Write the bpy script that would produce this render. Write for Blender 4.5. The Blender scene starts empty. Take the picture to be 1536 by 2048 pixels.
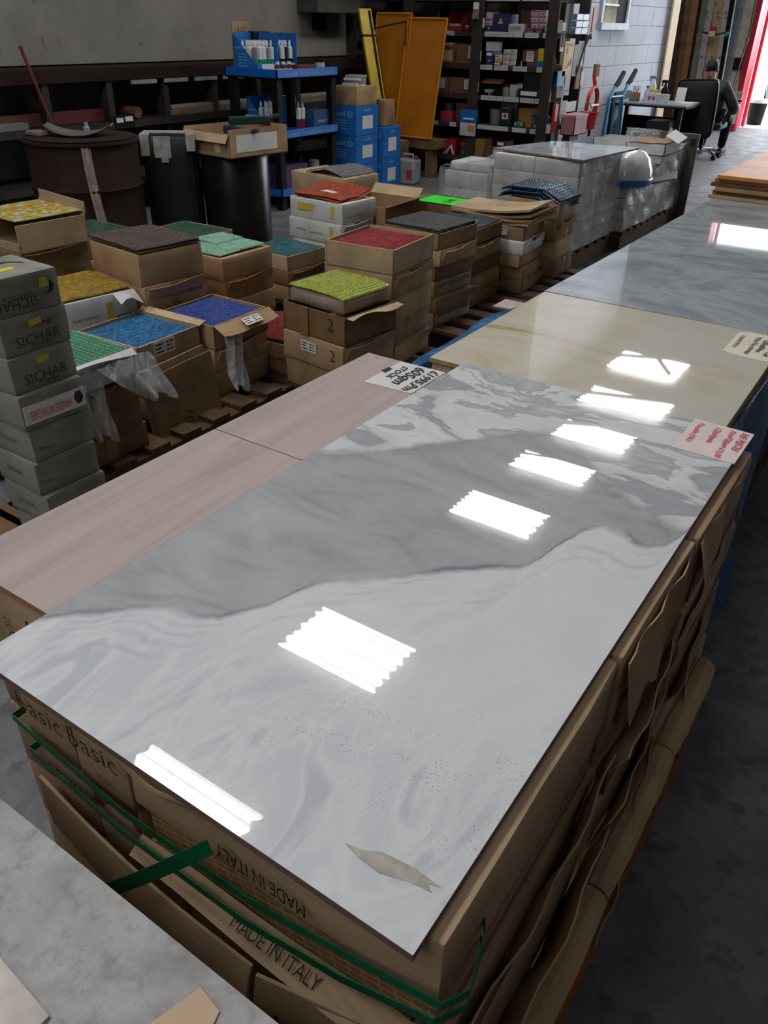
import bpy, bmesh, math, random
from mathutils import Vector, Matrix, Euler, noise
random.seed(11)
S = bpy.context.scene
COL = S.collection
PI = math.pi
R = math.radians

# ------------------------------------------------------------ camera
FPX, CX, CY = 1569.0, 768.0, 1024.0
cam_d = bpy.data.cameras.new('camera')
cam = bpy.data.objects.new('camera', cam_d); COL.objects.link(cam)
cam_d.sensor_fit = 'VERTICAL'; cam_d.sensor_height = 36.0
cam_d.lens = FPX / 2048.0 * 36.0
cam_d.clip_start = 0.02; cam_d.clip_end = 200
cam.matrix_world = Matrix(((0.82609731, -0.31176015, 0.4694346, 0),
                           (0.5632279, 0.42961872, -0.70583432, 0),
                           (0.01837312, 0.8474865, 0.53049888, 1.5),
                           (0, 0, 0, 1)))
S.camera = cam

# ------------------------------------------------------------ world, daylight, exposure
W = bpy.data.worlds.new('overcast_sky'); S.world = W; W.use_nodes = True
wn = W.node_tree.nodes; bg = wn['Background']
bg.inputs['Color'].default_value = (0.86, 0.93, 1.0, 1); bg.inputs['Strength'].default_value = 9.0
S.view_settings.view_transform = 'Standard'; S.view_settings.look = 'None'
S.view_settings.gamma = 1; S.view_settings.exposure = 0.0; S.view_settings.use_curve_mapping = False
ROOFLIGHT_STRENGTH = 24.0
pl = bpy.data.lights.new('doorway_portal', 'AREA'); pl.shape = 'RECTANGLE'; pl.size = 5.4; pl.size_y = 3.7
po = bpy.data.objects.new('doorway_portal', pl); COL.objects.link(po)
po.location = (-0.75, 16.45, 1.85); po.rotation_euler = (R(-90), 0, 0)
pl.cycles.is_portal = True
try:
    S.cycles.max_bounces = 6; S.cycles.diffuse_bounces = 4; S.cycles.glossy_bounces = 4
    S.cycles.transparent_max_bounces = 12; S.cycles.sample_clamp_indirect = 4.0
    S.cycles.caustics_reflective = False; S.cycles.caustics_refractive = False
except Exception: pass

# ------------------------------------------------------------ materials
def lin(h):
    h = h.lstrip('#'); o = []
    for i in (0, 2, 4):
        v = int(h[i:i+2], 16) / 255.0
        o.append(v / 12.92 if v <= 0.04045 else ((v + 0.055) / 1.055) ** 2.4)
    return (o[0], o[1], o[2], 1.0)
class NT:
    def __init__(s, name):
        s.m = bpy.data.materials.new(name); s.m.use_nodes = True
        s.t = s.m.node_tree; s.n = s.t.nodes; s.p = s.n['Principled BSDF']
    def node(s, typ, **kw):
        n = s.n.new(typ)
        for k, v in kw.items():
            if k in n.inputs.keys() if hasattr(n.inputs, 'keys') else False: n.inputs[k].default_value = v
            else: setattr(n, k, v)
        return n
    def link(s, a, b): s.t.links.new(a, b)
    def coord(s, scale=(1, 1, 1), rot=(0, 0, 0), kind='Object'):
        tc = s.node('ShaderNodeNewGeometry' if kind == 'Position' else 'ShaderNodeTexCoord'); mp = s.node('ShaderNodeMapping')
        mp.inputs['Scale'].default_value = scale; mp.inputs['Rotation'].default_value = rot
        s.link(tc.outputs[kind], mp.inputs['Vector']); return mp.outputs['Vector']
    def noise(s, vec, scale, detail=4, rough=0.55, dist=0):
        n = s.node('ShaderNodeTexNoise'); n.inputs['Scale'].default_value = scale; n.inputs['Detail'].default_value = detail
        n.inputs['Roughness'].default_value = rough; n.inputs['Distortion'].default_value = dist
        s.link(vec, n.inputs['Vector']); return n.outputs['Fac']
    def ramp(s, fac, stops, interp='LINEAR'):
        r = s.node('ShaderNodeValToRGB'); r.color_ramp.interpolation = interp
        e = r.color_ramp.elements
        while len(e) < len(stops): e.new(0.5)
        for el, (p, c) in zip(e, stops):
            el.position = p; el.color = c if not isinstance(c, (int, float)) else (c, c, c, 1)
        s.link(fac, r.inputs['Fac']); return r.outputs['Color']
    def mix(s, f, a, b, mode='MIX'):
        m = s.node('ShaderNodeMix', data_type='RGBA', blend_type=mode)
        for sock, v in ((m.inputs[0], f), (m.inputs[6], a), (m.inputs[7], b)):
            if hasattr(v, 'is_linked'): s.link(v, sock)
            else: sock.default_value = v
        return m.outputs[2]
    def math(s, op, a, b=0.0, c=None):
        m = s.node('ShaderNodeMath', operation=op)
        for i, v in enumerate((a, b, c)):
            if v is None: continue
            if hasattr(v, 'is_linked'): s.link(v, m.inputs[i])
            else: m.inputs[i].default_value = v
        return m.outputs[0]
    def bump(s, h, strength=0.3, dist=0.01):
        b = s.node('ShaderNodeBump'); b.inputs['Strength'].default_value = strength; b.inputs['Distance'].default_value = dist
        s.link(h, b.inputs['Height']); s.link(b.outputs['Normal'], s.p.inputs['Normal'])
    def set(s, **kw):
        for k, v in kw.items():
            k = k.replace('_', ' ')
            if hasattr(v, 'is_linked'): s.link(v, s.p.inputs[k])
            else: s.p.inputs[k].default_value = v
_cache = {}
def plain(hexc, rough=0.6, metal=0.0, var=0.12, scale=9.0, spec=0.4, bump=0.0, name=None, coat=0.0):
    key = (hexc, rough, metal, var, scale, spec, bump, coat)
    if key in _cache: return _cache[key]
    t = NT(name or ('paint_' + hexc.lstrip('#'))); c = lin(hexc)
    if var > 0:
        v = t.coord(); f = t.noise(v, scale, 5)
        d = tuple(min(1, x * (1 - var * 1.6)) for x in c[:3]) + (1,); l = tuple(min(1, x * (1 + var)) for x in c[:3]) + (1,)
        t.set(Base_Color=t.ramp(f, [(0.3, d), (0.7, l)]))
        if bump: t.bump(f, bump, 0.004)
    else: t.set(Base_Color=c)
    t.set(Roughness=rough, Metallic=metal, Specular_IOR_Level=spec, Coat_Weight=coat)
    _cache[key] = t.m; return t.m
def cardboard(hexc, name, grime=0.35):
    t = NT(name); c = lin(hexc); v = t.coord()
    f1 = t.noise(v, 5, 6); f2 = t.noise(t.coord((2, 2, 60)), 6, 3)
    d = tuple(x * (1 - grime) for x in c[:3]) + (1,); l = tuple(min(1, x * 1.12) for x in c[:3]) + (1,)
    col = t.ramp(f1, [(0.28, d), (0.62, l)])
    col = t.mix(0.25, col, t.ramp(f2, [(0.35, 0.25), (0.65, 0.75)]), 'SOFT_LIGHT')
    t.set(Base_Color=col, Roughness=0.85, Specular_IOR_Level=0.2); t.bump(f2, 0.12, 0.003)
    return t.m
CARD = [cardboard('#a88a68', 'brown_cardboard'), cardboard('#96795a', 'dull_cardboard', 0.45), cardboard('#b59c7c', 'pale_cardboard', 0.3), cardboard('#7f6446', 'dark_cardboard', 0.5)]
KRAFT = cardboard('#b39a7c', 'kraft_carton', 0.25)
KRAFT2 = cardboard('#a08466', 'kraft_carton_darker_brown', 0.3)  # darker kraft tone, alternated between cartons and flaps
WHITECARD = cardboard('#c9c9c6', 'white_carton_board', 0.22)
GREYCARD = cardboard('#8b897f', 'grey_carton_board', 0.4)
TAPE = plain('#8f6a3f', 0.35, var=0.1, name='brown_parcel_tape')
INK = plain('#1c1713', 0.7, var=0, name='black_ink')
PAPER = plain('#d8d6d2', 0.7, var=0.05, name='white_paper')
REDINK = plain('#d4505a', 0.7, var=0, name='red_ink')
CREAM = plain('#e0d6c2', 0.7, var=0.06, name='cream_card')
WOOD = cardboard('#5f4a36', 'pallet_wood', 0.5)
BLACK = plain('#0f0f0e', 0.6, var=0.2, spec=0.2, name='black_plastic')
DARKSTEEL = plain('#332b28', 0.6, 0.2, 0.3, name='dark_painted_steel')
BLUE = plain('#0a63b8', 0.4, var=0.08, name='blue_plastic')
BLUEBOX = plain('#1c6cb8', 0.6, var=0.12, name='blue_printed_card')
WHITE = plain('#dcdcda', 0.5, var=0.05, name='white_plastic')
CHROME = plain('#c8c8c8', 0.18, 1.0, 0, name='chrome')
STRAP = plain('#0f6a45', 0.4, var=0.15, scale=30, name='green_strapping_band')
def film(name, hexc, alpha, rough=0.18, sc=14, stretch=(1, 1, 0.25)):
    t = NT(name); v = t.coord(stretch); f = t.noise(v, sc, 6, 0.6, 1.2)
    t.set(Base_Color=lin(hexc), Roughness=rough, Specular_IOR_Level=0.7)
    a = t.ramp(f, [(0.35, alpha * 0.35), (0.7, min(1, alpha * 1.5))])
    t.set(Alpha=a); t.bump(f, 0.9, 0.02); return t.m
FILM = film('clear_stretch_film', '#c9cbcd', 0.26, 0.08, 7, (1, 1, 0.8))
THINFILM = film('thin_clear_film', '#d0d2d4', 0.05, 0.1, 12)
POLY = film('clear_polythene_bag', '#e2e5e7', 0.30, 0.12, 22, (1, 1, 0.5))
BLUEFILM = film('blue_stretch_film', '#2a74b4', 0.88, 0.16, 10, (1, 1, 0.3))

# ------------------------------------------------------------ mesh helpers
class MB:
    def __init__(s): s.v = []; s.f = []; s.mi = []; s.sm = []
    def add(s, vs, fs, m=0, smooth=False, M=None):
        o = len(s.v)
        for p in vs: s.v.append(tuple(M @ Vector(p)) if M else tuple(p))
        for f in fs: s.f.append([o + i for i in f]); s.mi.append(m); s.sm.append(smooth)
        return s
    def box(s, a, b, m=0, M=None, bev=0.0):
        (x0, y0, z0), (x1, y1, z1) = a, b
        if bev <= 0:
            vs = [(x0, y0, z0), (x1, y0, z0), (x1, y1, z0), (x0, y1, z0), (x0, y0, z1), (x1, y0, z1), (x1, y1, z1), (x0, y1, z1)]
            return s.add(vs, [(0, 3, 2, 1), (4, 5, 6, 7), (0, 1, 5, 4), (1, 2, 6, 5), (2, 3, 7, 6), (3, 0, 4, 7)], m, False, M)
        bm = bmesh.new(); bmesh.ops.create_cube(bm, size=1)
        bmesh.ops.scale(bm, vec=(x1 - x0, y1 - y0, z1 - z0), verts=bm.verts)
        bmesh.ops.translate(bm, vec=((x0 + x1) / 2, (y0 + y1) / 2, (z0 + z1) / 2), verts=bm.verts)
        bmesh.ops.bevel(bm, geom=bm.edges[:], offset=bev, segments=2, affect='EDGES', profile=0.5)
        bm.normal_update(); flat = [max(abs(c) for c in f.normal) > .999 for f in bm.faces]; n0 = len(s.sm)
        s.bm(bm, m, M, True)
        for i, q in enumerate(flat): s.sm[n0 + i] = not q
        return s
    def bm(s, bm, m=0, M=None, smooth=True):
        bm.verts.index_update(); s.add([v.co.copy() for v in bm.verts], [[v.index for v in f.verts] for f in bm.faces], m, smooth, M); bm.free(); return s
    def softbox(s, a, b, m=0, M=None, bev=0.006, cuts=3, amp=0.004, seed=0.0, bulge=0.0):
        bm = bmesh.new(); bmesh.ops.create_cube(bm, size=1)
        bmesh.ops.subdivide_edges(bm, edges=bm.edges[:], cuts=cuts, use_grid_fill=True)
        sx, sy, sz = (b[i] - a[i] for i in range(3)); cx, cy, cz = ((a[i] + b[i]) / 2 for i in range(3))
        for v in bm.verts:
            x, y, z = v.co
            ex = (1 - (2 * y) ** 2) * (1 - (2 * z) ** 2); ey = (1 - (2 * x) ** 2) * (1 - (2 * z) ** 2)
            p = Vector((x * sx + (bulge * ex if abs(x) > .49 else 0) * (1 if x > 0 else -1) + cx, y * sy + (bulge * ey if abs(y) > .49 else 0) * (1 if y > 0 else -1) + cy, z * sz + cz))
            n = noise.noise_vector(p * 7 + Vector((seed, seed * 1.7, 0))) * amp
            if abs(z) > .49: n.z *= 0.0
            v.co = p + n
        sharp = [e for e in bm.edges if len(e.link_faces) == 2 and e.calc_face_angle(0) > 1.0]
        if bev: bmesh.ops.bevel(bm, geom=sharp, offset=bev, segments=2, affect='EDGES', profile=0.5)
        return s.bm(bm, m, M, True)
    def tube(s, pts, r, seg=8, m=0, M=None, cap=True, closed=False):
        pts = [Vector(p) for p in pts]; n = len(pts); rs = r if isinstance(r, (list, tuple)) else [r] * n
        vs = []; up = None
        for i, p in enumerate(pts):
            if closed: d = pts[(i + 1) % n] - pts[i - 1]
            else: d = (pts[min(i + 1, n - 1)] - pts[max(i - 1, 0)])
            d.normalize()
            if up is None:
                up = d.orthogonal().normalized()
            else:
                up = (up - d * up.dot(d)); up = up.normalized() if up.length > 1e-6 else d.orthogonal().normalized()
            w = d.cross(up)
            for k in range(seg):
                a = 2 * PI * k / seg; vs.append(p + (up * math.cos(a) + w * math.sin(a)) * rs[i])
        fs = []
        for i in range(n if closed else n - 1):
            j = (i + 1) % n
            for k in range(seg):
                l = (k + 1) % seg; fs.append((i * seg + k, i * seg + l, j * seg + l, j * seg + k))
        if cap and not closed: fs.append(tuple(range(seg))[::-1]); fs.append(tuple((n - 1) * seg + k for k in range(seg)))
        return s.add(vs, fs, m, True, M)
    def lathe(s, prof, seg=20, m=0, M=None, cap=True):
        vs = []; fs = []; n = len(prof)
        for r_, z in prof:
            for k in range(seg):
                a = 2 * PI * k / seg; vs.append((r_ * math.cos(a), r_ * math.sin(a), z))
        for i in range(n - 1):
            for k in range(seg):
                l = (k + 1) % seg; fs.append((i * seg + k, i * seg + l, (i + 1) * seg + l, (i + 1) * seg + k))
        if cap: fs.append(tuple(range(seg))[::-1]); fs.append(tuple((n - 1) * seg + k for k in range(seg)))
        return s.add(vs, fs, m, True, M)
    def prism(s, poly, y0, y1, m=0, M=None):      # poly in xz, extruded along y
        n = len(poly); vs = [(x, y0, z) for x, z in poly] + [(x, y1, z) for x, z in poly]
        fs = [tuple(range(n)), tuple(range(2 * n - 1, n - 1, -1))] + [(i, i + n, (i + 1) % n + n, (i + 1) % n) for i in range(n)]
        return s.add(vs, fs, m, False, M)
    def slab(s, poly, z0, z1, m=0, M=None, mside=None):        # poly in xy, extruded along z
        n = len(poly); vs = [(x, y, z0) for x, y in poly] + [(x, y, z1) for x, y in poly]
        s.add(vs, [tuple(range(n))[::-1], tuple(range(n, 2 * n))], m, False, M)
        return s.add(vs, [(i, (i + 1) % n, (i + 1) % n + n, i + n) for i in range(n)], m if mside is None else mside, False, M)
    def sheet(s, fn, nu, nv, th=0.003, m=0, M=None):   # fn(u,v)->Vector, thin closed sheet
        P = [[Vector(fn(i / nu, j / nv)) for j in range(nv + 1)] for i in range(nu + 1)]
        vs = []
        N = []
        for i in range(nu + 1):
            for j in range(nv + 1):
                a = P[min(i + 1, nu)][j] - P[max(i - 1, 0)][j]; b = P[i][min(j + 1, nv)] - P[i][max(j - 1, 0)]
                n = a.cross(b); n = n.normalized() if n.length > 1e-9 else Vector((0, 0, 1)); N.append(n); vs.append(P[i][j])
        c = len(vs); vs = vs + [v - n * th for v, n in zip(vs, N)]
        q = lambda i, j: i * (nv + 1) + j
        fs = []
        for i in range(nu):
            for j in range(nv):
                f = (q(i, j), q(i + 1, j), q(i + 1, j + 1), q(i, j + 1)); fs.append(f); fs.append(tuple(x + c for x in f[::-1]))
        rim = [q(i, 0) for i in range(nu)] + [q(nu, j) for j in range(nv)] + [q(i, nv) for i in range(nu, 0, -1)] + [q(0, j) for j in range(nv, 0, -1)]
        for k in range(len(rim)):
            a, b = rim[k], rim[(k + 1) % len(rim)]; fs.append((b, a, a + c, b + c))
        return s.add(vs, fs, m, True, M)
    def build(s, name, mats, parent=None, loc=(0, 0, 0), rot=(0, 0, 0), sharp=35):
        me = bpy.data.meshes.new(name); me.from_pydata(s.v, [], s.f)
        for m in (mats if isinstance(mats, (list, tuple)) else [mats]): me.materials.append(m)
        me.polygons.foreach_set('material_index', s.mi); me.polygons.foreach_set('use_smooth', s.sm)
        if any(s.sm):
            me.set_sharp_from_angle(angle=R(sharp)); me.polygons.foreach_set('use_smooth', s.sm)
        me.update()
        o = bpy.data.objects.new(name, me); COL.objects.link(o); o.location = loc; o.rotation_euler = rot
        if parent: o.parent = parent
        return o
def tag(o, label=None, cat=None, group=None, kind=None):
    if label: o['label'] = label
    if cat: o['category'] = cat
    if group: o['group'] = group
    if kind: o['kind'] = kind
    return o
def thing(name, label, cat, loc=(0, 0, 0), rz=0, group=None):
    o = bpy.data.objects.new(name, None); COL.objects.link(o); o.location = loc; o.rotation_euler = (0, 0, rz); o.empty_display_size = 0.05
    return tag(o, label, cat, group)
def copy_tree(o, parent=None):
    c = o.copy(); COL.objects.link(c)
    if parent: c.parent = parent
    for ch in list(o.children): copy_tree(ch, c)
    return c
def struct(o): o['kind'] = 'structure'; return o
def Tm(loc=(0, 0, 0), rot=(0, 0, 0), sc=None):
    M = Matrix.Translation(loc) @ Euler(rot).to_matrix().to_4x4()
    if sc: M = M @ Matrix.Diagonal((*sc, 1))
    return M
_tx = {}
def text_mesh(body, thin=False, shear=0.0, space=1.0):
    key = (body, thin, shear, space)
    if key not in _tx:
        cu = bpy.data.curves.new('lettering', 'FONT'); cu.body = body; cu.size = 1.0; cu.align_x = 'CENTER'; cu.align_y = 'CENTER'
        cu.resolution_u = 2; cu.shear = shear; cu.space_character = space
        cu.offset = (0.022 if shear else (-0.012 if thin else 0.0))
        ob = bpy.data.objects.new('lettering', cu); COL.objects.link(ob)
        dg = bpy.context.evaluated_depsgraph_get(); dg.update()
        me = bpy.data.meshes.new_from_object(ob.evaluated_get(dg)); me.name = 'lettering'
        bpy.data.objects.remove(ob); me.materials.clear()
        xs = [v.co.x for v in me.vertices] or [0, 1]; ys = [v.co.y for v in me.vertices] or [0, 1]
        _tx[key] = (me, max(xs) - min(xs), max(ys) - min(ys))
    return _tx[key]
def text(body, width, mat, parent, origin, right, up, thin=False, shear=0.0, height=None, jitter=0.0, name='lettering', space=1.0):
    me, w, h = text_mesh(body, thin, shear, space); me = me.copy(); me.materials.append(mat)
    r = Vector(right).normalized(); u = Vector(up).normalized(); n = r.cross(u)
    sx = width / max(w, 1e-6); sy = (height / h) if height else sx
    for v in me.vertices:
        x, y = v.co.x * sx, v.co.y * sy
        if jitter:
            y += jitter * math.sin(x / width * 17 + len(body)) ; x += jitter * 0.6 * math.sin(y * 90 + x * 40)
        v.co = Vector(origin) + r * x + u * y + n * 0.0008
    o = bpy.data.objects.new(name, me); COL.objects.link(o); o.parent = parent; return o
ORD = ['topmost', 'second', 'third', 'fourth', 'fifth', 'sixth', 'seventh', 'eighth', 'ninth']
def place_word(i, n): return 'topmost of' if i == 0 else ('lowest of' if i == n - 1 else ORD[i] + ' from the top of')
# ------------------------------------------------------------ large structure
def floor_mat():
    t = NT('stained_concrete'); v = t.coord()
    a = t.noise(v, 0.9, 7, 0.62); b = t.noise(v, 5.5, 8, 0.66, 0.4); c = t.noise(v, 11, 5, 0.6)
    col = t.ramp(b, [(0.28, lin('#454344')), (0.5, lin('#6c6c6e')), (0.75, lin('#8b8d91'))])
    col = t.mix(t.ramp(c, [(0.55, 0), (0.64, 0.8)]), col, lin('#3c2f2b'))
    col = t.mix(t.ramp(a, [(0.35, 0.75), (0.65, 0.15)]), col, lin('#5d5c5e'))
    t.set(Base_Color=col, Roughness=t.ramp(b, [(0.3, 0.75), (0.7, 0.5)]), Specular_IOR_Level=0.35); t.bump(b, 0.35, 0.01)
    return t.m
FLOOR = floor_mat()
fl = MB().box((-9, -6, -0.1), (4, 16.5, 0)).build('floor', FLOOR); struct(fl)
yd = MB().box((-9, 16.5, -0.1), (9, 40, -0.005)).build('yard_pavement', plain('#b9b8b4', 0.8, var=0.1, name='yard_concrete')); struct(yd)
def wallpaint(name, base, stain, sc=3.0, amt=0.5, kind='Object', dk=.72):
    t = NT(name); v = t.coord(kind=kind); a = t.noise(v, sc, 7, 0.65); b = t.noise(t.coord((1, 1, 0.5), kind=kind), 7, 6, 0.7, 0.8)
    col = t.ramp(a, [(0.3, tuple(x * dk for x in lin(base)[:3]) + (1,)), (0.65, lin(base))])
    col = t.mix(t.ramp(b, [(0.62, 0), (0.72, amt)]), col, lin(stain))
    t.set(Base_Color=col, Roughness=0.8); t.bump(a, 0.15, 0.01); return t.m
PANEL = wallpaint('stained_cream_panel', '#8f8a81', '#43291f', 2.2, 0.85)
DULL = wallpaint('dull_grey_wall', '#6f6b66', '#2e2724', 2, 0.4)
struct(MB().box((-6.5, -6, 0), (-6.36, 9.36, 4.6)).build('wall_left', DULL))
panel = MB().box((-6.358, -3, 1.15), (-6.30, 9.28, 3.6), bev=0.004).build('trim_1', PANEL); struct(panel)
struct(MB().box((-6.36, 9.36, 0), (-4.02, 9.5, 4.6)).build('wall_back', DULL))
struct(MB().box((-9, 16.5, 0), (-3.62, 16.7, 4.6)).build('wall_far', wallpaint('far_grey_cladding', '#8f8d88', '#54504a', 2, 0.4)))
struct(MB().box((2.6, -6, 0), (2.75, 16.5, 4.6)).build('wall_right', DULL))
struct(MB().box((-6.36, -6.15, 0), (2.6, -6, 4.6)).build('wall_near', DULL))
struct(MB().box((-9, 12.98, 0), (-4.24, 13.1, 4.6)).build('wall_recess', DULL))
struct(MB().box((-9.1, 13.1, 0), (-9, 16.5, 4.6)).build('wall_side', DULL))
struct(MB().box((-3.62, 16.5, 3.75), (2.75, 16.7, 4.6)).build('trim_2', DULL))
# block wall: every concrete block is a piece of its own, mortar core behind
BLOCK = wallpaint('painted_concrete_block', '#c3c6cf', '#8d8f99', 1.6, 0.3, 'Position', .84)
bw = MB().box((-4.2, 9.5, 0), (-3.997, 12.97, 4.6)).build('wall_block', plain('#b6b9c2', 0.85, name='pale_mortar')); struct(bw)
bm_ = {}
def block(y0, y1, z0, z1, seed):
    key = (round(y1 - y0, 2), round(z1 - z0, 2))
    if key not in bm_:
        o = MB().box((-0.010, 0, 0), (0.010, y1 - y0, z1 - z0), bev=0.004).build('concrete_block', BLOCK, bw, (-4.0, y0, z0)); bm_[key] = o
    else:
        o = bm_[key].copy(); COL.objects.link(o); o.parent = bw; o.location = (-4.0 + random.uniform(-.002, .002), y0, z0)
for r_ in range(12):
    z0 = r_ * 0.215; y = 9.5 - (0.3 if r_ % 2 else 0)
    while y < 12.95:
        a, b = max(9.5, y), min(12.965, y + 0.60)
        segs = [(a, b)]
        if z0 + 0.215 > 1.51 and z0 < 2.3:                     # window opening
            segs = [(s0, s1) for s0, s1 in ((a, min(b, 10.27)), (max(a, 11.18), b)) if s1 - s0 > 0.05]
        for s0, s1 in segs: block(s0 + .003, s1 - .003, z0 + .003, z0 + .212, r_)
        y += 0.60
wf = MB()
for a, b in (((-4.02, 10.27, 1.46), (-3.94, 11.18, 1.53)), ((-4.02, 10.27, 2.26), (-3.96, 11.18, 2.32)), ((-4.02, 10.27, 1.53), (-3.96, 10.32, 2.26)), ((-4.02, 11.13, 1.53), (-3.96, 11.18, 2.26))): wf.box(a, b)
win = wf.build('window_1', plain('#aeb6c4', 0.5, name='pale_blue_window_frame')); struct(win)
MB().box((-4.006, 10.83, 1.53), (-3.985, 11.13, 2.26)).build('dark_pane', plain('#17130f', 0.7, var=0, spec=0.1), win)
MB().box((-4.006, 10.32, 1.53), (-3.99, 10.83, 2.26)).build('frosted_pane', plain('#a89f8c', 0.8, var=0.25, scale=5, spec=0.1), win)
MB().box((-3.992, 10.32, 1.70), (-3.975, 10.83, 1.72)).build('glazing_bar', plain('#cfd6de', 0.5), win)
# roof: corrugated sheets, steel beams, corrugated rooflights, some of them added as fill light
CEIL = plain('#77736e', 0.7, var=0.2, scale=1.5, name='weathered_roof_sheet')
struct(MB().box((-9.2, -6.2, 4.62), (4, 16.8, 4.72)).build('ceiling', CEIL))
def rooflight_mat(k=1.0, name='backlit_rooflight'):
    t = NT(name); v = t.coord(); f = t.noise(v, 3, 5, 0.6)
    e = t.mix(t.ramp(f, [(0.3, 0.0), (0.7, 1.0)]), (0.86, 0.88, 0.92, 1), (1, 0.99, 0.97, 1))
    wv = t.node('ShaderNodeTexWave', bands_direction='Y'); wv.inputs['Scale'].default_value = 3.2; wv.inputs['Distortion'].default_value = .3; t.link(v, wv.inputs['Vector'])
    e = t.mix(t.ramp(wv.outputs['Color'], [(0.0, .72), (0.35, .0)]), e, (.16, .16, .17, 1))
    t.set(Base_Color=(0.8, 0.8, 0.8, 1), Emission_Color=e, Emission_Strength=ROOFLIGHT_STRENGTH * k, Roughness=0.5); return t.m
RL = rooflight_mat(); RLD = rooflight_mat(.30, 'added_near_fill_panel'); RLE = rooflight_mat(.10, 'added_right_fill_panel')  # weaker copies serve the added near and right-hand fill panels
def rooflight(name, x0, x1, y0, y1):
    n = 28; ny = 8
    def fn(u, v):
        y = y0 + (y1 - y0) * v
        return (x0 + (x1 - x0) * u + 0.02 * math.sin(v * 40) * (1 if u > .5 else -1), y, 4.56 + 0.012 * math.sin(y / 0.085 * PI))
    o = MB().sheet(fn, 6, n, 0.004).build(name, RLE if x0 > 0 else (RLD if x0 > -2 else RL)); struct(o); return o
k = 2
for x0, x1, y0, y1 in ((-3.40, -2.40, 1.50, 2.27), (-3.36, -2.44, 3.55, 4.16), (-3.28, -2.4, 6.17, 6.70), (-3.22, -2.37, 7.43, 7.9), (-3.15, -2.27, 8.45, 9.0), (-3.3, -2.2, 9.65, 10.3), (-3.44, -2.46, 11.15, 11.97),
                       (-3.36, -2.44, -0.3, 0.3), (-3.36, -2.44, -2.1, -1.5), (-3.36, -2.44, -3.9, -3.3), (-1.1, -.1, -1.6, -.9), (-1.1, -.1, -3.4, -2.7), (-1.1, -.1, -5.2, -4.5), (1.3, 2.1, -1.4, -.6), (1.3, 2.1, 2.0, 2.8), (1.3, 2.1, 5.4, 6.2)):  # panels outside the left-hand row are added to brighten near and right sides
    rooflight('window_%d' % k, x0, x1, y0, y1); k += 1
def beam(label, a, b, w, h):
    a, b = Vector(a), Vector(b); d = b - a; L = d.length; M = Matrix.Translation(a) @ d.to_track_quat('X', 'Z').to_matrix().to_4x4()
    m = MB().box((0, -w, h - .012), (L, w, h), M=M).box((0, -w, -h), (L, w, -h + .012), M=M).box((0, -.006, -h), (L, .006, h), M=M)
    o = m.build('steel_beam', DARKSTEEL); tag(o, label, 'beam', 'steel roof beams'); return o
for y in (0.9, 5.0, 14.9): beam('dark steel roof beam spanning the warehouse overhead', (-6.3, y, 4.47), (2.55, y, 4.47), .06, .1)
for i, (a, b) in enumerate((((-3.4, 8.5, 4.44), (-2.2, 9.1, 4.44)), ((-3.3, 9.75, 4.44), (-2.1, 10.15, 4.44)), ((-3.6, 11.3, 4.44), (-2.3, 11.9, 4.44)), ((-3.2, 12.1, 4.40), (-2.5, 11.0, 4.40)), ((-3.3, 7.55, 4.44), (-2.3, 7.85, 4.44)))):
    o = MB().tube([a, b], 0.012 if i > 3 else 0.03, 8).build('roof_brace', DARKSTEEL); tag(o, 'thin dark roof brace crossing below a rooflight', 'brace', 'roof braces')
# door frame and outside
RED = plain('#b81f35', 0.45, var=0.12, scale=4, name='red_painted_steel')
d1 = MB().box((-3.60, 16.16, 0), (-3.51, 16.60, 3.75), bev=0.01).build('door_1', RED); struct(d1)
struct(MB().box((-3.53, 16.70, 0), (-3.47, 16.80, 3.9), bev=0.01).build('door_2', plain('#e0475a', 0.45, var=0.1, name='red_edge_painted_lit')))  # brighter red puts daylight on the inner jamb into the colour
struct(MB().box((-9, 30, 0), (9, 30.2, 1.6)).build('wall_yard', plain('#e9e8e4', 0.8, var=0.05, name='white_render_across_yard')))

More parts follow.
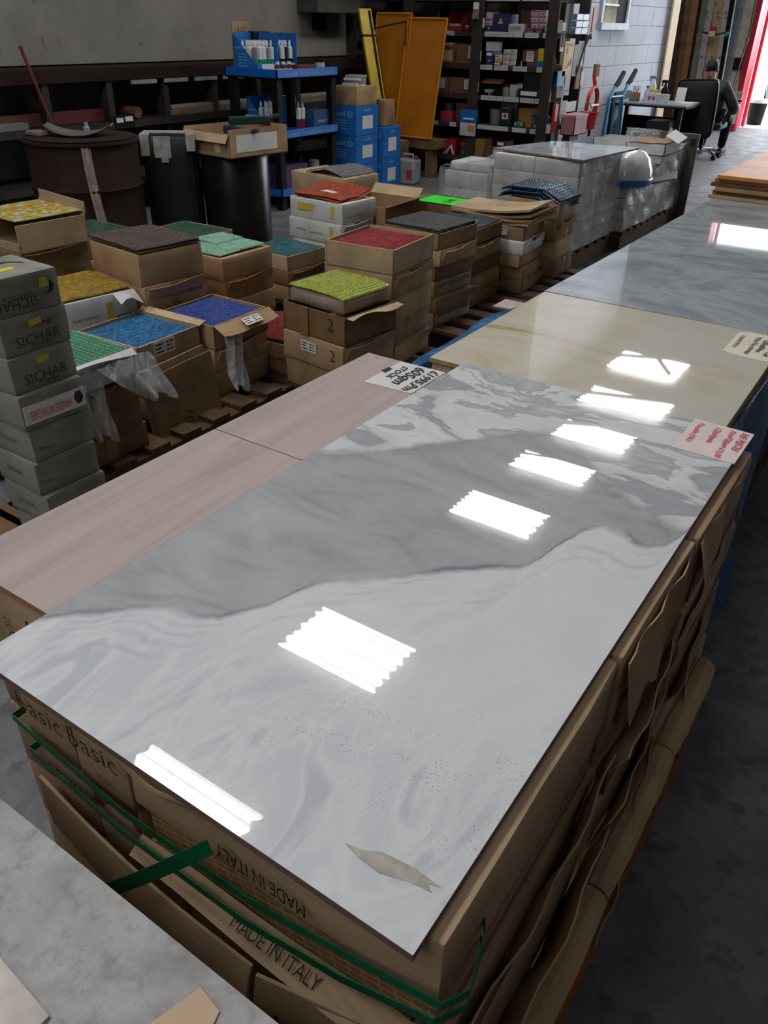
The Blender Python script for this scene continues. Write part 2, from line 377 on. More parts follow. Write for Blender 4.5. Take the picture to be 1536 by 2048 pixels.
# ------------------------------------------------------------ marble-look porcelain slab
def marble():
    t = NT('polished_white_marble_look'); tc = t.node('ShaderNodeTexCoord'); sp = t.node('ShaderNodeSeparateXYZ'); t.link(tc.outputs['Object'], sp.inputs[0])
    u, v = sp.outputs[0], sp.outputs[1]
    def curve(pts):
        n = t.node('ShaderNodeFloatCurve'); c = n.mapping.curves[0]
        while len(c.points) < len(pts): c.points.new(0.5, 0.5)
        for p, q in zip(c.points, pts): p.location = q; p.handle_type = 'AUTO'
        n.mapping.update(); t.link(u, n.inputs['Value']); return n.outputs[0]
    vec = t.coord(); st = t.coord((3.2, 1.3, 1), (0, 0, R(-42)))
    w1 = t.noise(vec, 5, 6, 0.6); w2 = t.noise(vec, 26, 5, 0.6); w3 = t.noise(vec, 90, 3)
    wob = t.math('ADD', t.math('MULTIPLY', t.math('SUBTRACT', w1, 0.5), 0.05), t.math('MULTIPLY', t.math('SUBTRACT', w2, 0.5), 0.03))
    B1 = curve([(0, .079), (.05, .136), (.114, .191), (.157, .201), (.2, .244), (.238, .337), (.285, .385), (.36, .466), (.44, .537), (.458, .611), (.49, .682), (.57, .685), (.6, .82)])
    B2 = curve([(0, .62), (.08, .68), (.16, .77), (.26, .90), (.33, .93), (.43, .82), (.52, .76), (.6, .74)])
    s1 = t.math('ADD', t.math('SUBTRACT', v, B1), wob)
    s2 = t.math('ADD', t.math('SUBTRACT', v, B2), t.math('MULTIPLY', wob, 2.2))
    # near field: white with faint drifting streaks and speckle
    fs = t.noise(st, 2.6, 6, 0.55, 0.9)
    near = t.ramp(fs, [(0.30, lin('#d3d4d5')), (0.46, lin('#e0e1e2')), (0.60, lin('#dbdcdd')), (0.75, lin('#e6e6e6'))])
    sw = t.noise(st, 4.2, 3, 0.5, 1.6)
    swm = t.ramp(v, [(0.0, 1), (0.13, 1), (0.24, 0)])
    near = t.mix(t.math('MULTIPLY', swm, t.ramp(sw, [(0.38, 0.6), (0.5, 0.0), (0.60, 0.25)])), near, lin('#b4b9c2'))
    vo = t.node('ShaderNodeTexVoronoi'); vo.inputs['Scale'].default_value = 260; t.link(vec, vo.inputs['Vector'])
    spk = t.math('MULTIPLY', t.ramp(vo.outputs['Distance'], [(0.12, 1), (0.3, 0)]), t.ramp(t.noise(t.coord((1.4, 3.2, 1), (0, 0, R(-30))), 14, 6, 0.7), [(0.48, 0), (0.58, 1)]))
    band = t.math('MULTIPLY', t.ramp(v, [(0.06, 0), (0.12, 1), (0.2, 1), (0.30, 0)]), t.ramp(u, [(0.25, 0), (0.36, 1)]))
    near = t.mix(t.math('MULTIPLY', t.math('MULTIPLY', spk, band), 0.8), near, lin('#8d939b'))
    # grey band
    grey = t.ramp(t.noise(t.coord((1.2, 3.2, 1), (0, 0, R(30))), 3.2, 7, 0.6, 1.4), [(0.28, lin('#9c9c9e')), (0.5, lin('#b1b2b3')), (0.72, lin('#bebfbf'))])
    # far field: white lobes in grey swirls
    fr = t.noise(t.coord((1.3, 2.6, 1), (0, 0, R(20))), 2.2, 8, 0.58, 1.3)
    far = t.ramp(fr, [(0.34, lin('#b6b7b9')), (0.42, lin('#a9abae')), (0.45, lin('#d6d7d8')), (0.53, lin('#e4e4e4')), (0.555, lin('#b2b4b6')), (0.60, lin('#c4c5c6')), (0.66, lin('#dadbdb'))])
    col = t.mix(t.ramp(s1, [(0.0, 0), (0.02, 1)]), near, grey)
    col = t.mix(t.ramp(s2, [(0.0, 0), (0.03, 1)]), col, far)
    a1 = t.math('ABSOLUTE', t.math('SUBTRACT', s1, 0.004))
    vs = t.math('MULTIPLY', t.ramp(a1, [(0.0, 1), (0.004, 0.8), (0.016, 0.0)]), t.ramp(t.noise(vec, 9, 3), [(0.3, 0.35), (0.6, 0.95)]))
    col = t.mix(vs, col, lin('#7d8087'))
    a3 = t.math('ABSOLUTE', t.math('ADD', s1, 0.022)); col = t.mix(t.math('MULTIPLY', t.ramp(a3, [(0.0, .8), (0.006, 0)]), t.ramp(w1, [(0.45, 0), (0.6, .7)])), col, lin('#9a9da3'))
    a2 = t.math('ABSOLUTE', s2); col = t.mix(t.math('MULTIPLY', t.ramp(a2, [(0, 1), (0.005, 0.5), (0.022, 0)]), t.ramp(w2, [(0.4, 0.1), (0.65, 0.6)])), col, lin('#8d9096'))
    for off, wd, am in ((.040, .005, .4), (.062, .009, .3), (.09, .006, .3), (-.03, .006, .35)):
        al = t.math('ABSOLUTE', t.math('ADD', s1, off)); col = t.mix(t.math('MULTIPLY', t.ramp(al, [(0, am), (wd, 0)]), t.ramp(t.noise(vec, 4 + off * 40, 3), [(.42, 0), (.58, 1)])), col, lin('#94979c'))
    t.set(Base_Color=col, Roughness=0.012, Specular_IOR_Level=0.5)
    return t.m
EDGE = plain('#7d665c', 0.7, var=0.15, name='porcelain_body_edge')
def slab_thing(name, label, x0, x1, y0, y1, ztop, th, top, rz=0.0, edge=EDGE, cat='slab'):
    m = MB(); m.slab([(0, 0), (x1 - x0, 0), (x1 - x0, y1 - y0), (0, y1 - y0)], -th, 0, 0, None, 1)
    o = m.build(name, [top, edge], None, (x0, y0, ztop), (0, 0, rz)); tag(o, label, cat); return o
marb = slab_thing('porcelain_slab', 'large polished white and grey marble-look porcelain slab in the foreground', -.762, -.164, .302, 1.45, .870, .010, marble())
# scuffed paper left on the slab
rp = [(-.268, .3515), (-.250, .3555), (-.236, .3635), (-.205, .367), (-.174, .3645), (-.186, .361), (-.179, .356), (-.200, .3535), (-.226, .345), (-.25, .347)]
MB().slab([(x + .762, y - .302) for x, y in rp], 0, .0006).build('paper_residue', plain('#b9b2a6', 0.8, var=0.2, scale=60, name='stuck_paper_residue'), marb)

# ------------------------------------------------------------ cartons under the marble slab
def kraft_carton(a, b, label, mat=KRAFT, seed=0.0, bulge=0.004, name='tile_carton', cat='carton', group=None, amp=.004, cuts=3):
    o = MB().softbox(a, b, 0, None, .006, cuts, amp, seed, bulge)
    cx, cy = (a[0] + b[0]) / 2, (a[1] + b[1]) / 2
    o.v = [(x - cx, y - cy, z - a[2]) for x, y, z in o.v]
    ob = o.build(name, mat, None, (cx, cy, a[2])); tag(ob, label, cat, group); return ob
def loc_(ob, p): return (p[0] - ob.location.x, p[1] - ob.location.y, p[2] - ob.location.z)
WAFFLE = None
def waffle_mat():
    t = NT('ribbed_tile_backs'); br = t.node('ShaderNodeTexBrick'); v = t.coord((1, 1, 1), (R(90), 0, R(14)))
    br.inputs['Scale'].default_value = 26; br.inputs['Mortar Size'].default_value = 0.045; br.offset = 0.0
    br.inputs['Color1'].default_value = lin('#ab8257'); br.inputs['Color2'].default_value = lin('#9d764e'); br.inputs['Mortar'].default_value = lin('#c7a87f')
    t.link(v, br.inputs['Vector']); t.set(Base_Color=br.outputs['Color'], Roughness=0.8); return t.m
WAFFLE = waffle_mat()
TILEBODY = plain('#7a4a35', 0.8, var=0.3, scale=20, name='terracotta_tile_edges')
lay = [(.722, .858), (.586, .720), (.448, .584), (.310, .446), (.172, .308)]
lw = ['top layer', 'second layer', 'third layer', 'fourth layer', 'lowest layer']
for i, (z0, z1) in enumerate(lay):
    fy = [.326, .332, .368, .372, .350][i]; rx = [-.150, -.146, -.140, -.134, -.128][i]; lx = [-.742, -.738, -.725, -.72, -.725][i]
    oa = kraft_carton((lx, fy, z0), (-.647, 1.42, z1), 'kraft tile carton at the left end of the %s under the marble slab' % lw[i], KRAFT, i + .1)
    ob = kraft_carton((-.643, fy, z0), (-.550, 1.42, z1), 'kraft tile carton beside the left end of the %s under the marble slab' % lw[i], KRAFT, i + .4)
    zc = z1 if i != 1 else .672
    oc = kraft_carton((-.546, fy, z0 + (.024 if i == 0 else 0)), (rx, .742, zc), 'kraft tile carton, near right corner of the %s under the marble slab' % lw[i], KRAFT, i + .7, .006)
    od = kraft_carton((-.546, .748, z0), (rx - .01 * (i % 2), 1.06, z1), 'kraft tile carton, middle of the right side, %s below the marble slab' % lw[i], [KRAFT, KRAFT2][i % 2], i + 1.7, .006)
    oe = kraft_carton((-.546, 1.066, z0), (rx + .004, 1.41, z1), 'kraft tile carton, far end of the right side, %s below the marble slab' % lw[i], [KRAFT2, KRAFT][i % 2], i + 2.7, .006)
    f = fy - .0045
    if i == 0:
        for o_, x in ((oa, -.69), (ob, -.595)):
            text('basic', .082, INK, o_, loc_(o_, (x, f - .003, .806)), (1, 0, 0), (0, 0, 1), thin=True)
            text('20x50', .03, INK, o_, loc_(o_, (x + .012, f - .003, .766)), (1, 0, 0), (0, 0, 1), thin=True)
        text('MADE IN ITALY', .115, INK, oc, loc_(oc, (-.345, f - .006, .795)), (-1, 0, 0), (0, 0, -1), height=.022)
        text('MADE IN ITALY', .125, INK, oc, loc_(oc, (rx + .0125, .61, .805)), (0, -1, 0), (0, 0, -1), height=.022)
        MB().sheet(lambda u, v: (-.54 + .13 * u, f - .004 - .006 * math.sin(u * PI), .838 - .006 * math.sin(u * 5) - .012 * v * (1 - u)), 8, 2, .002).build('torn_flap', KRAFT, oc, loc_(oc, (0, 0, 0)))
        tr = MB(); cxr = -.150
        for k in range(3):
            a0 = k * 2 * PI / 3; c_ = math.cos; s_ = math.sin; Q = lambda aa, rr: (cxr - .008 + rr * c_(aa), 0, .745 + rr * s_(aa))
            tr.add([(Q(a0, .013)[0], f - .0075, Q(a0, .013)[2]), (Q(a0 + 1.5, .013)[0], f - .0075, Q(a0 + 1.5, .013)[2]), (Q(a0 + 1.5, .009)[0], f - .0075, Q(a0 + 1.5, .009)[2]), (Q(a0, .009)[0], f - .0075, Q(a0, .009)[2])], [(0, 1, 2, 3)])
        tr.build('recycling_mark', INK, oc, loc_(oc, (0, 0, 0)))
    if i == 1:
        MB().box((-.535, fy + .004, .670), (-.155, .72, .7445)).build('tile_stack', WAFFLE, oc, loc_(oc, (0, 0, 0)))
        MB().box((-.637, fy - .002, .676), (-.556, fy + .02, .7185)).build('torn_face', TILEBODY, ob, loc_(ob, (0, 0, 0)))
        MB().sheet(lambda u, v: (-.735 + .395 * u, fy - .012 - .030 * math.sin(min(u * 1.15, 1) * PI * .5) - .012 * v * (1 - v) * 4 * u, .668 + .004 * math.sin(u * 3) + .018 * u - .095 * v - .012 * u * v), 14, 6, .004).build('front_flap', KRAFT, oc, loc_(oc, (0, 0, 0)))
        MB().sheet(lambda u, v: (-.333 + .185 * u, fy - .044 + .03 * u - .008 * math.sin(v * PI), .682 + .022 * u - .115 * v), 8, 5, .004).build('front_flap', KRAFT, oc, loc_(oc, (0, 0, 0)))
        MB().sheet(lambda u, v: (-.55 + .40 * u, fy - .002 - (.022 + .018 * u) * v, .682 + .020 * u - .014 * v + .003 * math.sin(u * 9)), 10, 3, .003).build('folded_edge', KRAFT, oc, loc_(oc, (0, 0, 0)))
        text('MADE IN ITALY', .12, INK, oc, loc_(oc, (-.545, fy - .0375, .628)), (-1, .045, 0), (0, .04, -1), height=.024)
        text('MADE IN ITALY', .12, INK, oc, loc_(oc, (-.33, fy - .022, .6895)), (1, -.03, .05), (0, 1, .42), height=.014)
        text('basic', .09, INK, oc, loc_(oc, (-.262, fy - .046, .628)), (1, .15, 0), (0, 0, 1), thin=True)
        for q_, x in (('20', -.70), ('MADE', -.645)):
            text(q_, .03 if q_ == '20' else .05, INK, oa if q_ == '20' else ob, loc_(oa if q_ == '20' else ob, (x, f - .005, .694)), (1, 0, 0), (0, 0, 1))
    if i == 2: text('MADE IN ITALY', .13, INK, oc, loc_(oc, (rx + .009, .6, .52)), (0, -1, 0), (0, 0, -1), height=.022)
    # bowed open flaps down the right-hand side
    for o_, y0, y1, q in ((oc, .335, .735, 0), (od, .755, 1.05, 1), (oe, 1.07, 1.40, 2)):
        if i == 0 and q == 0: continue
        out = [.012, .014, .020, .018, .02][i] + .006 * ((q + i) % 3); hh = .05 + .02 * ((q * 2 + i) % 3)
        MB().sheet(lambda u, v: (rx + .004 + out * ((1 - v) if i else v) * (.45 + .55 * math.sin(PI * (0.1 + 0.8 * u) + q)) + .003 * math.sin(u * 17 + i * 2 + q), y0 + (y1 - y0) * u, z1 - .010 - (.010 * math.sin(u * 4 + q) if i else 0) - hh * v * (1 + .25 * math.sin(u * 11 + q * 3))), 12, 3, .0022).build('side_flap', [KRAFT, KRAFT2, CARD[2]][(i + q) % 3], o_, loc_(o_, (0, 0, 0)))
        if i in (0, 1): MB().box((rx - .02, y0 + .02, z0 + .004), (rx + .0075, y1 - .02, z0 + .05)).build('tile_edges', TILEBODY, o_, loc_(o_, (0, 0, 0)))
    if i == 3:
        for o_, y0, y1 in ((oc, .34, .74), (od, .75, 1.06), (oe, 1.07, 1.33)):
            MB().tube([(rx + .022, y0 + (y1 - y0) * k / 4, z1 - .03 + .006 * math.sin(k * 2)) for k in range(5)], [.022, .026, .024, .026, .023], 10).build('rolled_flap', CARD[2], o_, loc_(o_, (0, 0, 0)))
# straps
def strap(label, pts, wd=.012, loose=None):
    def fn(u, v):
        t_ = u * (len(pts) - 1); i = min(int(t_), len(pts) - 2); f = t_ - i
        p = Vector(pts[i]).lerp(Vector(pts[i + 1]), f); return (p.x, p.y, p.z + wd * (0.5 - v))
    o = MB().sheet(fn, (len(pts) - 1) * 3, 1, .0012).build('strapping_band', STRAP); tag(o, label, 'strap', 'green straps'); return o
s1_ = strap('upper green strap round the top cartons under the marble slab', [(-.749, 1.3, .772), (-.749, .70, .770), (-.749, .315, .768), (-.55, .312, .742), (-.36, .313, .748), (-.229, .314, .776), (-.14, .314, .80), (-.126, .335, .803), (-.140, .39, .800), (-.165, .43, .80)])
strap('lower green strap round the top cartons under the marble slab', [(-.748, 1.3, .707), (-.748, .60, .706), (-.748, .322, .704), (-.56, .310, .704), (-.36, .302, .728), (-.24, .304, .750), (-.145, .312, .772), (-.128, .335, .776), (-.140, .39, .768), (-.165, .43, .765)])
strap('lowest green strap across the second carton layer, far left', [(-.745, 1.3, .60), (-.745, .324, .600), (-.70, .318, .588), (-.64, .312, .566), (-.60, .318, .55)])
ls = MB().sheet(lambda u, v: (-.400 - .128 * u + .006 * v, .303 - .053 * u - .006 * math.sin(u * PI), .824 - .122 * u - .018 * v), 10, 1, .0012).build('strapping_band', STRAP); tag(ls, 'loose green strap end sticking out in front of the cartons', 'strap')
# pallet of the slab
def pallet(label, x0, x1, y0, y1, z0=0.0, h=.145, mat=WOOD, along='x'):
    t = thing('wooden_pallet', label, 'pallet', ((x0 + x1) / 2, (y0 + y1) / 2, z0)); hx, hy = (x1 - x0) / 2, (y1 - y0) / 2
    if along == 'x':
        n = max(4, int((y1 - y0) / .145)); 
        for k in range(n):
            yc = -hy + (2 * hy) * (k + .5) / n; MB().box((-hx, yc - .047, h - .022), (hx, yc + .047, h), bev=.003).build('deck_board', mat, t)
        for xc in (-hx + .05, 0, hx - .05): MB().box((xc - .045, -hy, .0), (xc + .045, hy, h - .022), bev=.004).build('bearer', mat, t)
    return t
ORANGEWOOD = cardboard('#a8612c', 'orange_stained_pallet_wood', .35)
pallet('orange-stained wooden pallet under the marble slab cartons', -.745, -.105, .33, 1.46, 0, .170, ORANGEWOOD)

# ------------------------------------------------------------ pinkish wood-look tiles on the left
def woodlook():
    t = NT('pinkish_wood_look_tile'); v = t.coord((9, .7, 1)); f = t.noise(v, 2.2, 7, .6, .4); g = t.noise(t.coord((3, 1, 1)), 3, 5)
    c = t.ramp(f, [(.3, lin('#9d8c87')), (.5, lin('#b3a19b')), (.72, lin('#c0b0a9'))]); c = t.mix(t.ramp(g, [(.4, 0), (.7, .5)]), c, lin('#b7a798'))
    t.set(Base_Color=c, Roughness=.42, Specular_IOR_Level=.35); return t.m
WL = woodlook(); PINKEDGE = plain('#a9795c', .8, var=.1, name='pink_clay_tile_edge')
slab_thing('porcelain_tile', 'pinkish wood-look tile, the nearer one left of the marble slab', -.984, -.778, .405, .910, .857, .009, WL, edge=PINKEDGE, cat='tile')
slab_thing('porcelain_tile', 'pinkish wood-look tile, the farther one with the stock price card', -.984, -.778, .9125, 1.402, .857, .009, WL, edge=PINKEDGE, cat='tile')
for i in range(6):
    z1 = .847 - i * .133
    o = kraft_carton((-.978, .412, z1 - .131), (-.786, .905, z1), 'buff tile carton, %s the near column under the wood-look tiles' % place_word(i, 6), CARD[2] if i == 0 else KRAFT, 20 + i)
    if i == 0:
        text('20', .03, INK, o, loc_(o, (-.868, .4045, .765)), (0, 0, 1), (-1, 0, 0)); text('20x50', .05, INK, o, loc_(o, (-.885, .4045, .775)), (0, 0, 1), (-1, 0, 0), thin=True)
        MB().prism([(-.836, .775), (-.832, .820), (-.812, .775)], .402, .4035).build('arrow_mark', INK, o, loc_(o, (0, 0, 0)))
    kraft_carton((-.978, .910, z1 - .131), (-.786, 1.395, z1), 'buff tile carton, %s the far column under the wood-look tiles' % place_word(i, 6), KRAFT, 30 + i)
pallet('wooden pallet under the wood-look tile cartons', -.99, -.78, .40, 1.42, 0, .049)
def card(label, poly, z, mat, lines, ink, center, w_, rt=(0, -1, 0), up=(1, 0, 0), name='price_card'):
    cx, cy = center; o = MB().slab([(x - cx, y - cy) for x, y in poly], 0, .0012).build(name, mat, None, (cx, cy, z)); tag(o, label, 'card')
    for body, wd, dx, dy in lines: text(body, wd, ink, o, (dx, dy, .0014), rt, up, shear=.25, jitter=.0012, name='handwriting')
    return o
card('white price card with thick black handwriting on the wood-look tile', [(-.893, 1.255), (-.779, 1.262), (-.781, 1.402), (-.893, 1.398)], .8572, PAPER,
     [('\u00a31995.Pm', .125, .038, 0), ('60Sqm', .105, .004, .008), ('STOCK', .075, -.028, .010), ('-', .03, -.046, .012)], INK, (-.836, 1.33), .1)
card('pale pink stock card with faint red handwriting on the marble slab', [(-.268, 1.316), (-.160, 1.315), (-.158, 1.456), (-.266, 1.46)], .8702, plain('#e3d2cd', .7, var=.06, name='pale_pink_card'),
     [('585 PIECES', .085, .042, .02), ('Price/120mm \u00a313.00', .125, .022, -.003), ('120x60mm', .07, -.004, .02), ('Porcelain ITALY', .095, -.036, .012)], REDINK, (-.214, 1.387), .1)

# ------------------------------------------------------------ grey stone tile bottom left
def greystone():
    t = NT('matt_grey_stone_tile'); v = t.coord(); f = t.noise(v, 9, 9, .65, .6); g = t.noise(v, 45, 6, .7); h = t.noise(v, 4, 4)
    c = t.ramp(f, [(.3, lin('#827f7c')), (.5, lin('#a3a09d')), (.68, lin('#b5b2ae'))]); c = t.mix(t.ramp(g, [(.5, 0), (.66, .6)]), c, lin('#77716d'))
    c = t.mix(t.ramp(h, [(.55, 0), (.75, .35)]), c, lin('#b3aea8')); t.set(Base_Color=c, Roughness=.5); t.bump(t.math('ADD', t.math('MULTIPLY', f, 1.5), g), .5, .004); return t.m
GLASSEDGE = plain('#8d9a99', .12, var=.1, scale=30, spec=.8, name='pale_polished_tile_edge')
slab_thing('porcelain_tile', 'matt grey stone-look tile in the bottom left corner', -1.12, -.02, -.36, .203, .870, .012, greystone(), edge=GLASSEDGE, cat='tile')
o = MB().slab([(-.02, -.10), (.055, -.10), (.06, .08), (-.02, .085)], 0, .003).build('porcelain_tile', plain('#cfc3ba', .5, var=.2, scale=20, name='creamy_pink_sample')); o.location = (-.42, .03, .8702); tag(o, 'creamy pink tile sample lying on the grey tile, bottom left edge', 'tile')
o = MB().slab([(-.03, -.03), (.028, -.032), (.012, .026), (-.012, .03)], 0, .0015).build('paper_label', plain('#c9ad90', .7, var=.05, name='tan_paper_label')); o.location = (-.272, .158, .8702); tag(o, 'tan paper label on the right edge of the grey tile', 'label')
for i in range(6):
    z1 = .857 - i * .135
    kraft_carton((-1.1, -.34, z1 - .133), (-.60, .165, z1), 'brown carton, %s the left column under the grey tile' % place_word(i, 6), CARD[3], 40 + i)
    kraft_carton((-.595, -.34, z1 - .133), (-.04, .165, z1), 'brown carton, %s the right column under the grey tile' % place_word(i, 6), CARD[3], 50 + i)
pallet('dark wooden pallet under the grey tile cartons', -1.1, -.04, -.34, .165, 0, .048)

# ------------------------------------------------------------ onyx slabs, blue wrapped pallet, grey slab, boards
def onyx():
    t = NT('polished_cream_onyx_look'); f = t.noise(t.coord((1, 1.7, 1), (0, 0, R(-12))), 1.9, 6, .5, 1.0); g = t.noise(t.coord((1, 1, 1)), 1.6, 3)
    c = t.ramp(f, [(.28, lin('#cabd9f')), (.42, lin('#d6d0c0')), (.50, lin('#cfc3a8')), (.545, lin('#bc9f76')), (.58, lin('#cfbd9b')), (.70, lin('#d4ccba'))])
    sp = t.node('ShaderNodeSeparateXYZ'); tc = t.node('ShaderNodeTexCoord'); t.link(tc.outputs['Object'], sp.inputs[0])
    c = t.mix(t.ramp(sp.outputs[0], [(.22, 0), (.5, .75)]), c, t.ramp(g, [(.3, lin('#cfcabb')), (.7, lin('#c6c3b4'))]))
    t.set(Base_Color=c, Roughness=.02); return t.m
ON = onyx(); ONEDGE = plain('#b9a27c', .5, var=.2, scale=40, name='cream_tile_edge')
slab_thing('porcelain_slab', 'polished cream onyx-look slab just beyond the marble slab', -.852, -.212, 1.452, 2.085, .861, .010, ON, R(0.6), ONEDGE)
for i in range(3): slab_thing('porcelain_slab', ['cream slab directly below the onyx-look slab', 'cream slab second below the onyx-look slab', 'cream slab third below the onyx-look slab'][i], -.846, -.214, 1.456 - .003 * i, 2.07, .850 - i * .0115, .010, ON, R(0.6), ONEDGE)
core = kraft_carton((-.84, 1.47, .15), (-.215, 2.05, .815), 'blue wrapped load of tiles under the cream onyx-look slabs', plain('#1b2c48', .5, var=.4, name='dark_load_under_film'), 61, 0, 'wrapped_tile_load', 'tiles')
def wrapx(u, v):
    z = .838 * (1 - v) + .05 * v
    x = -.208 + .012 * math.sin(u * 9 + v * 4) * (v > 0) + .035 * v * v + .02 * math.sin(u * 23 + v * 11) * v * (1 - v)
    return (x, 1.44 + .66 * u, z)
MB().sheet(wrapx, 24, 20, .002).build('film_wrap', BLUEFILM, core, loc_(core, (0, 0, 0)))
MB().sheet(lambda u, v: (-.862 - .075 * math.sin(min(1, v * 1.4) * PI / 2) * (.55 + .45 * math.sin(u * PI)) - .006 * math.sin(u * 13 + v * 9), 2.12 - .70 * u, .846 - .11 * v * v - .010 * math.sin(u * 11) * v), 30, 6, .002).build('film_wrap', BLUEFILM, core, loc_(core, (0, 0, 0)))
MB().sheet(lambda u, v: (-.86 + .64 * u, 1.462 - .02 * v, .80 - .7 * v), 10, 8, .002).build('film_wrap', BLUEFILM, core, loc_(core, (0, 0, 0)))
pallet('wooden pallet under the blue wrapped load', -.84, -.20, 1.66, 2.06, 0, .150)
card('cream tag with black handwriting on the right edge of the onyx-look slab', [(-.325, 1.905), (-.300, 1.89), (-.222, 1.885), (-.222, 2.068), (-.303, 2.075), (-.325, 2.06)], .8612, CREAM,
     [('Porcelain = \u00a324', .12, .04, 0), ('1200x600mm', .10, .02, .01), ('Wall & Floor Porcelain', .14, 0, 0), ('15 PALLET STOCK!', .10, -.035, .01)], INK, (-.274, 1.98), .1, name='price_tag')
def greymarble():
    t = NT('polished_grey_marble_look'); f = t.noise(t.coord((1.1, 1.6, 1), (0, 0, R(50))), 1.7, 9, .62, 1.5)
    c = t.ramp(f, [(.28, lin('#7d868d')), (.42, lin('#9ba3a8')), (.52, lin('#b6bcbf')), (.6, lin('#98a0a5')), (.74, lin('#b9bebf'))])
    t.set(Base_Color=c, Roughness=.035); t.bump(t.noise(t.coord(), 2.5, 2), .02, .004); return t.m
GMM = greymarble()
slab_thing('porcelain_slab', 'long polished grey marble-look slab beyond the cream onyx slab', -.862, -.266, 2.092, 3.93, .861, .010, GMM)
o = kraft_carton((-.855, 2.11, .15), (-.272, 3.92, .851), 'wrapped load of tiles beneath the long grey marble-look slab', plain('#34465c', .35, var=.4, name='dark_blue_grey_wrapped_load'), 63, 0, 'wrapped_tile_load', 'tiles')
pallet('wooden pallet under the long grey slab', -.86, -.27, 2.12, 3.9, 0, .150)
o = MB().slab([(-.05, -.04), (.05, -.03), (.05, .04), (-.05, .04)], 0, .003).build('paper_label', plain('#b9a39d', .7)); o.location = (-.905, 2.0, .83); 
tag(o, 'pinkish card edge poking out left of the grey slab corner', 'card')
BRD = [plain('#d08a45', .45, var=.15, scale=6, spec=.12, name='satin_orange_board'), plain('#a57b52', .6), plain('#6e4a32', .7), plain('#b08a62', .6), plain('#7c5a3e', .7), plain('#c4a27a', .6)]
for i in range(6):
    o = MB().box((-.86 - .012 * ((i * 7) % 3), 3.86 + .01 * ((i * 5) % 3), .861 + (5 - i) * .0165), (.1, 4.9, .861 + (6 - i) * .0165 - .0005), bev=.002).build('laminate_board', BRD[i])
    x = o.location; tag(o, ['orange laminate board on top of the stack at the right edge', 'tan board second from the top of the stack at the right edge', 'dark brown board third from the top at the right edge', 'tan board fourth from the top at the right edge', 'dark board fifth from the top at the right edge', 'pale board lowest in the stack at the right edge'][i], 'board')
    c_ = Vector(o.data.vertices[0].co)
o = kraft_carton((-.80, 3.95, .15), (.05, 4.85, .8605), 'brown load under the laminate boards at the right edge', CARD[1], 65, 0, 'wrapped_tile_load', 'tiles')
pallet('wooden pallet under the laminate boards', -.8, .05, 3.96, 4.84, 0, .150)
# ------------------------------------------------------------ mosaic cartons in stacks
def tile_mats(name, hexes, rough=.22):
    out = []
    for i, h in enumerate(hexes):
        t = NT('%s_glass_tile_%s' % (name, 'abcdef'[i])); v = t.coord(); f = t.noise(v, 60, 4); c = tuple(.70 * x + .035 for x in lin(h)[:3])
        t.set(Base_Color=t.ramp(f, [(.3, tuple(x * .85 for x in c) + (1,)), (.7, tuple(x * 1.1 for x in c) + (1,))]), Roughness=rough, Specular_IOR_Level=.5); out.append(t.m)
    return out
_chip = {}
def chip_mesh(s, h, mat):
    k = (round(s, 4), round(h, 4), mat.name)
    if k not in _chip:
        m = MB(); b = s * .12; q = s / 2
        vs = [(-q, -q, 0), (q, -q, 0), (q, q, 0), (-q, q, 0), (-q + b, -q + b, h), (q - b, -q + b, h), (q - b, q - b, h), (-q + b, q - b, h)]
        m.add(vs, [(4, 5, 6, 7), (0, 1, 5, 4), (1, 2, 6, 5), (2, 3, 7, 6), (3, 0, 4, 7)])
        o = m.build('mosaic_tile', mat); _chip[k] = o.data; bpy.data.objects.remove(o)
    return _chip[k]
def mosaic_sheet(label, w, d, mats, loc, rz=0, n=15, individual=False, warp=.003, cat='mosaic sheet', back='#b9b3a6', chip=None, lift=None, group=None, pick=None, splits=None):
    nx, ny = (n, n) if isinstance(n, int) else n
    H = lambda x, y: warp * (noise.noise(Vector((x * 7 + loc[0] * 9, y * 7 + loc[1] * 9, 1.3))) + 0.6) + (lift(x / w + .5, y / d + .5) if lift else 0)
    o = MB().sheet(lambda u, v: (-w / 2 + w * u, -d / 2 + d * v, .004 + H(-w / 2 + w * u, -d / 2 + d * v)), 10, 10, .0035).build('mosaic_sheet', plain(back, .9, var=.1, name='mosaic_backing'), None, loc, (0, 0, rz)); tag(o, label, cat, group)
    px, py = w / nx, d / ny; m = MB()
    for i in range(nx):
        for j in range(ny):
            x = -w / 2 + px * (i + .5); y = -d / 2 + py * (j + .5); z = .0038 + H(x, y)
            k = pick(i, j) if pick else random.randrange(len(mats))
            if splits:
                gx = .004 * (splits[0] and i % splits[0] == 0); gy = .004 * (splits[1] and j % splits[1] == 0)
                if gx: x += .0015
                if gy: y += .0015
            e = .0012
            sl = (H(x + e, y) - H(x - e, y)) / (2 * e); sl2 = (H(x, y + e) - H(x, y - e)) / (2 * e)
            r_ = (math.atan(sl2) + random.uniform(-.008, .008), -math.atan(sl) + random.uniform(-.008, .008), random.uniform(-.03, .03))
            if individual:
                c = bpy.data.objects.new('mosaic_tile', chip_mesh(min(px, py) * .93, .0045, mats[k])); COL.objects.link(c); c.parent = o; c.location = (x, y, z); c.rotation_euler = r_
            else:
                q = chip_mesh(min(px, py) * .93, .0045, mats[k]); M = Tm((x, y, z), r_)
                m.add([v.co for v in q.vertices], [list(p.vertices) for p in q.polygons], k, False, M)
    if not individual: tag(m.build('mosaic_tiles', mats, o), None, None, None, 'stuff')
    return o
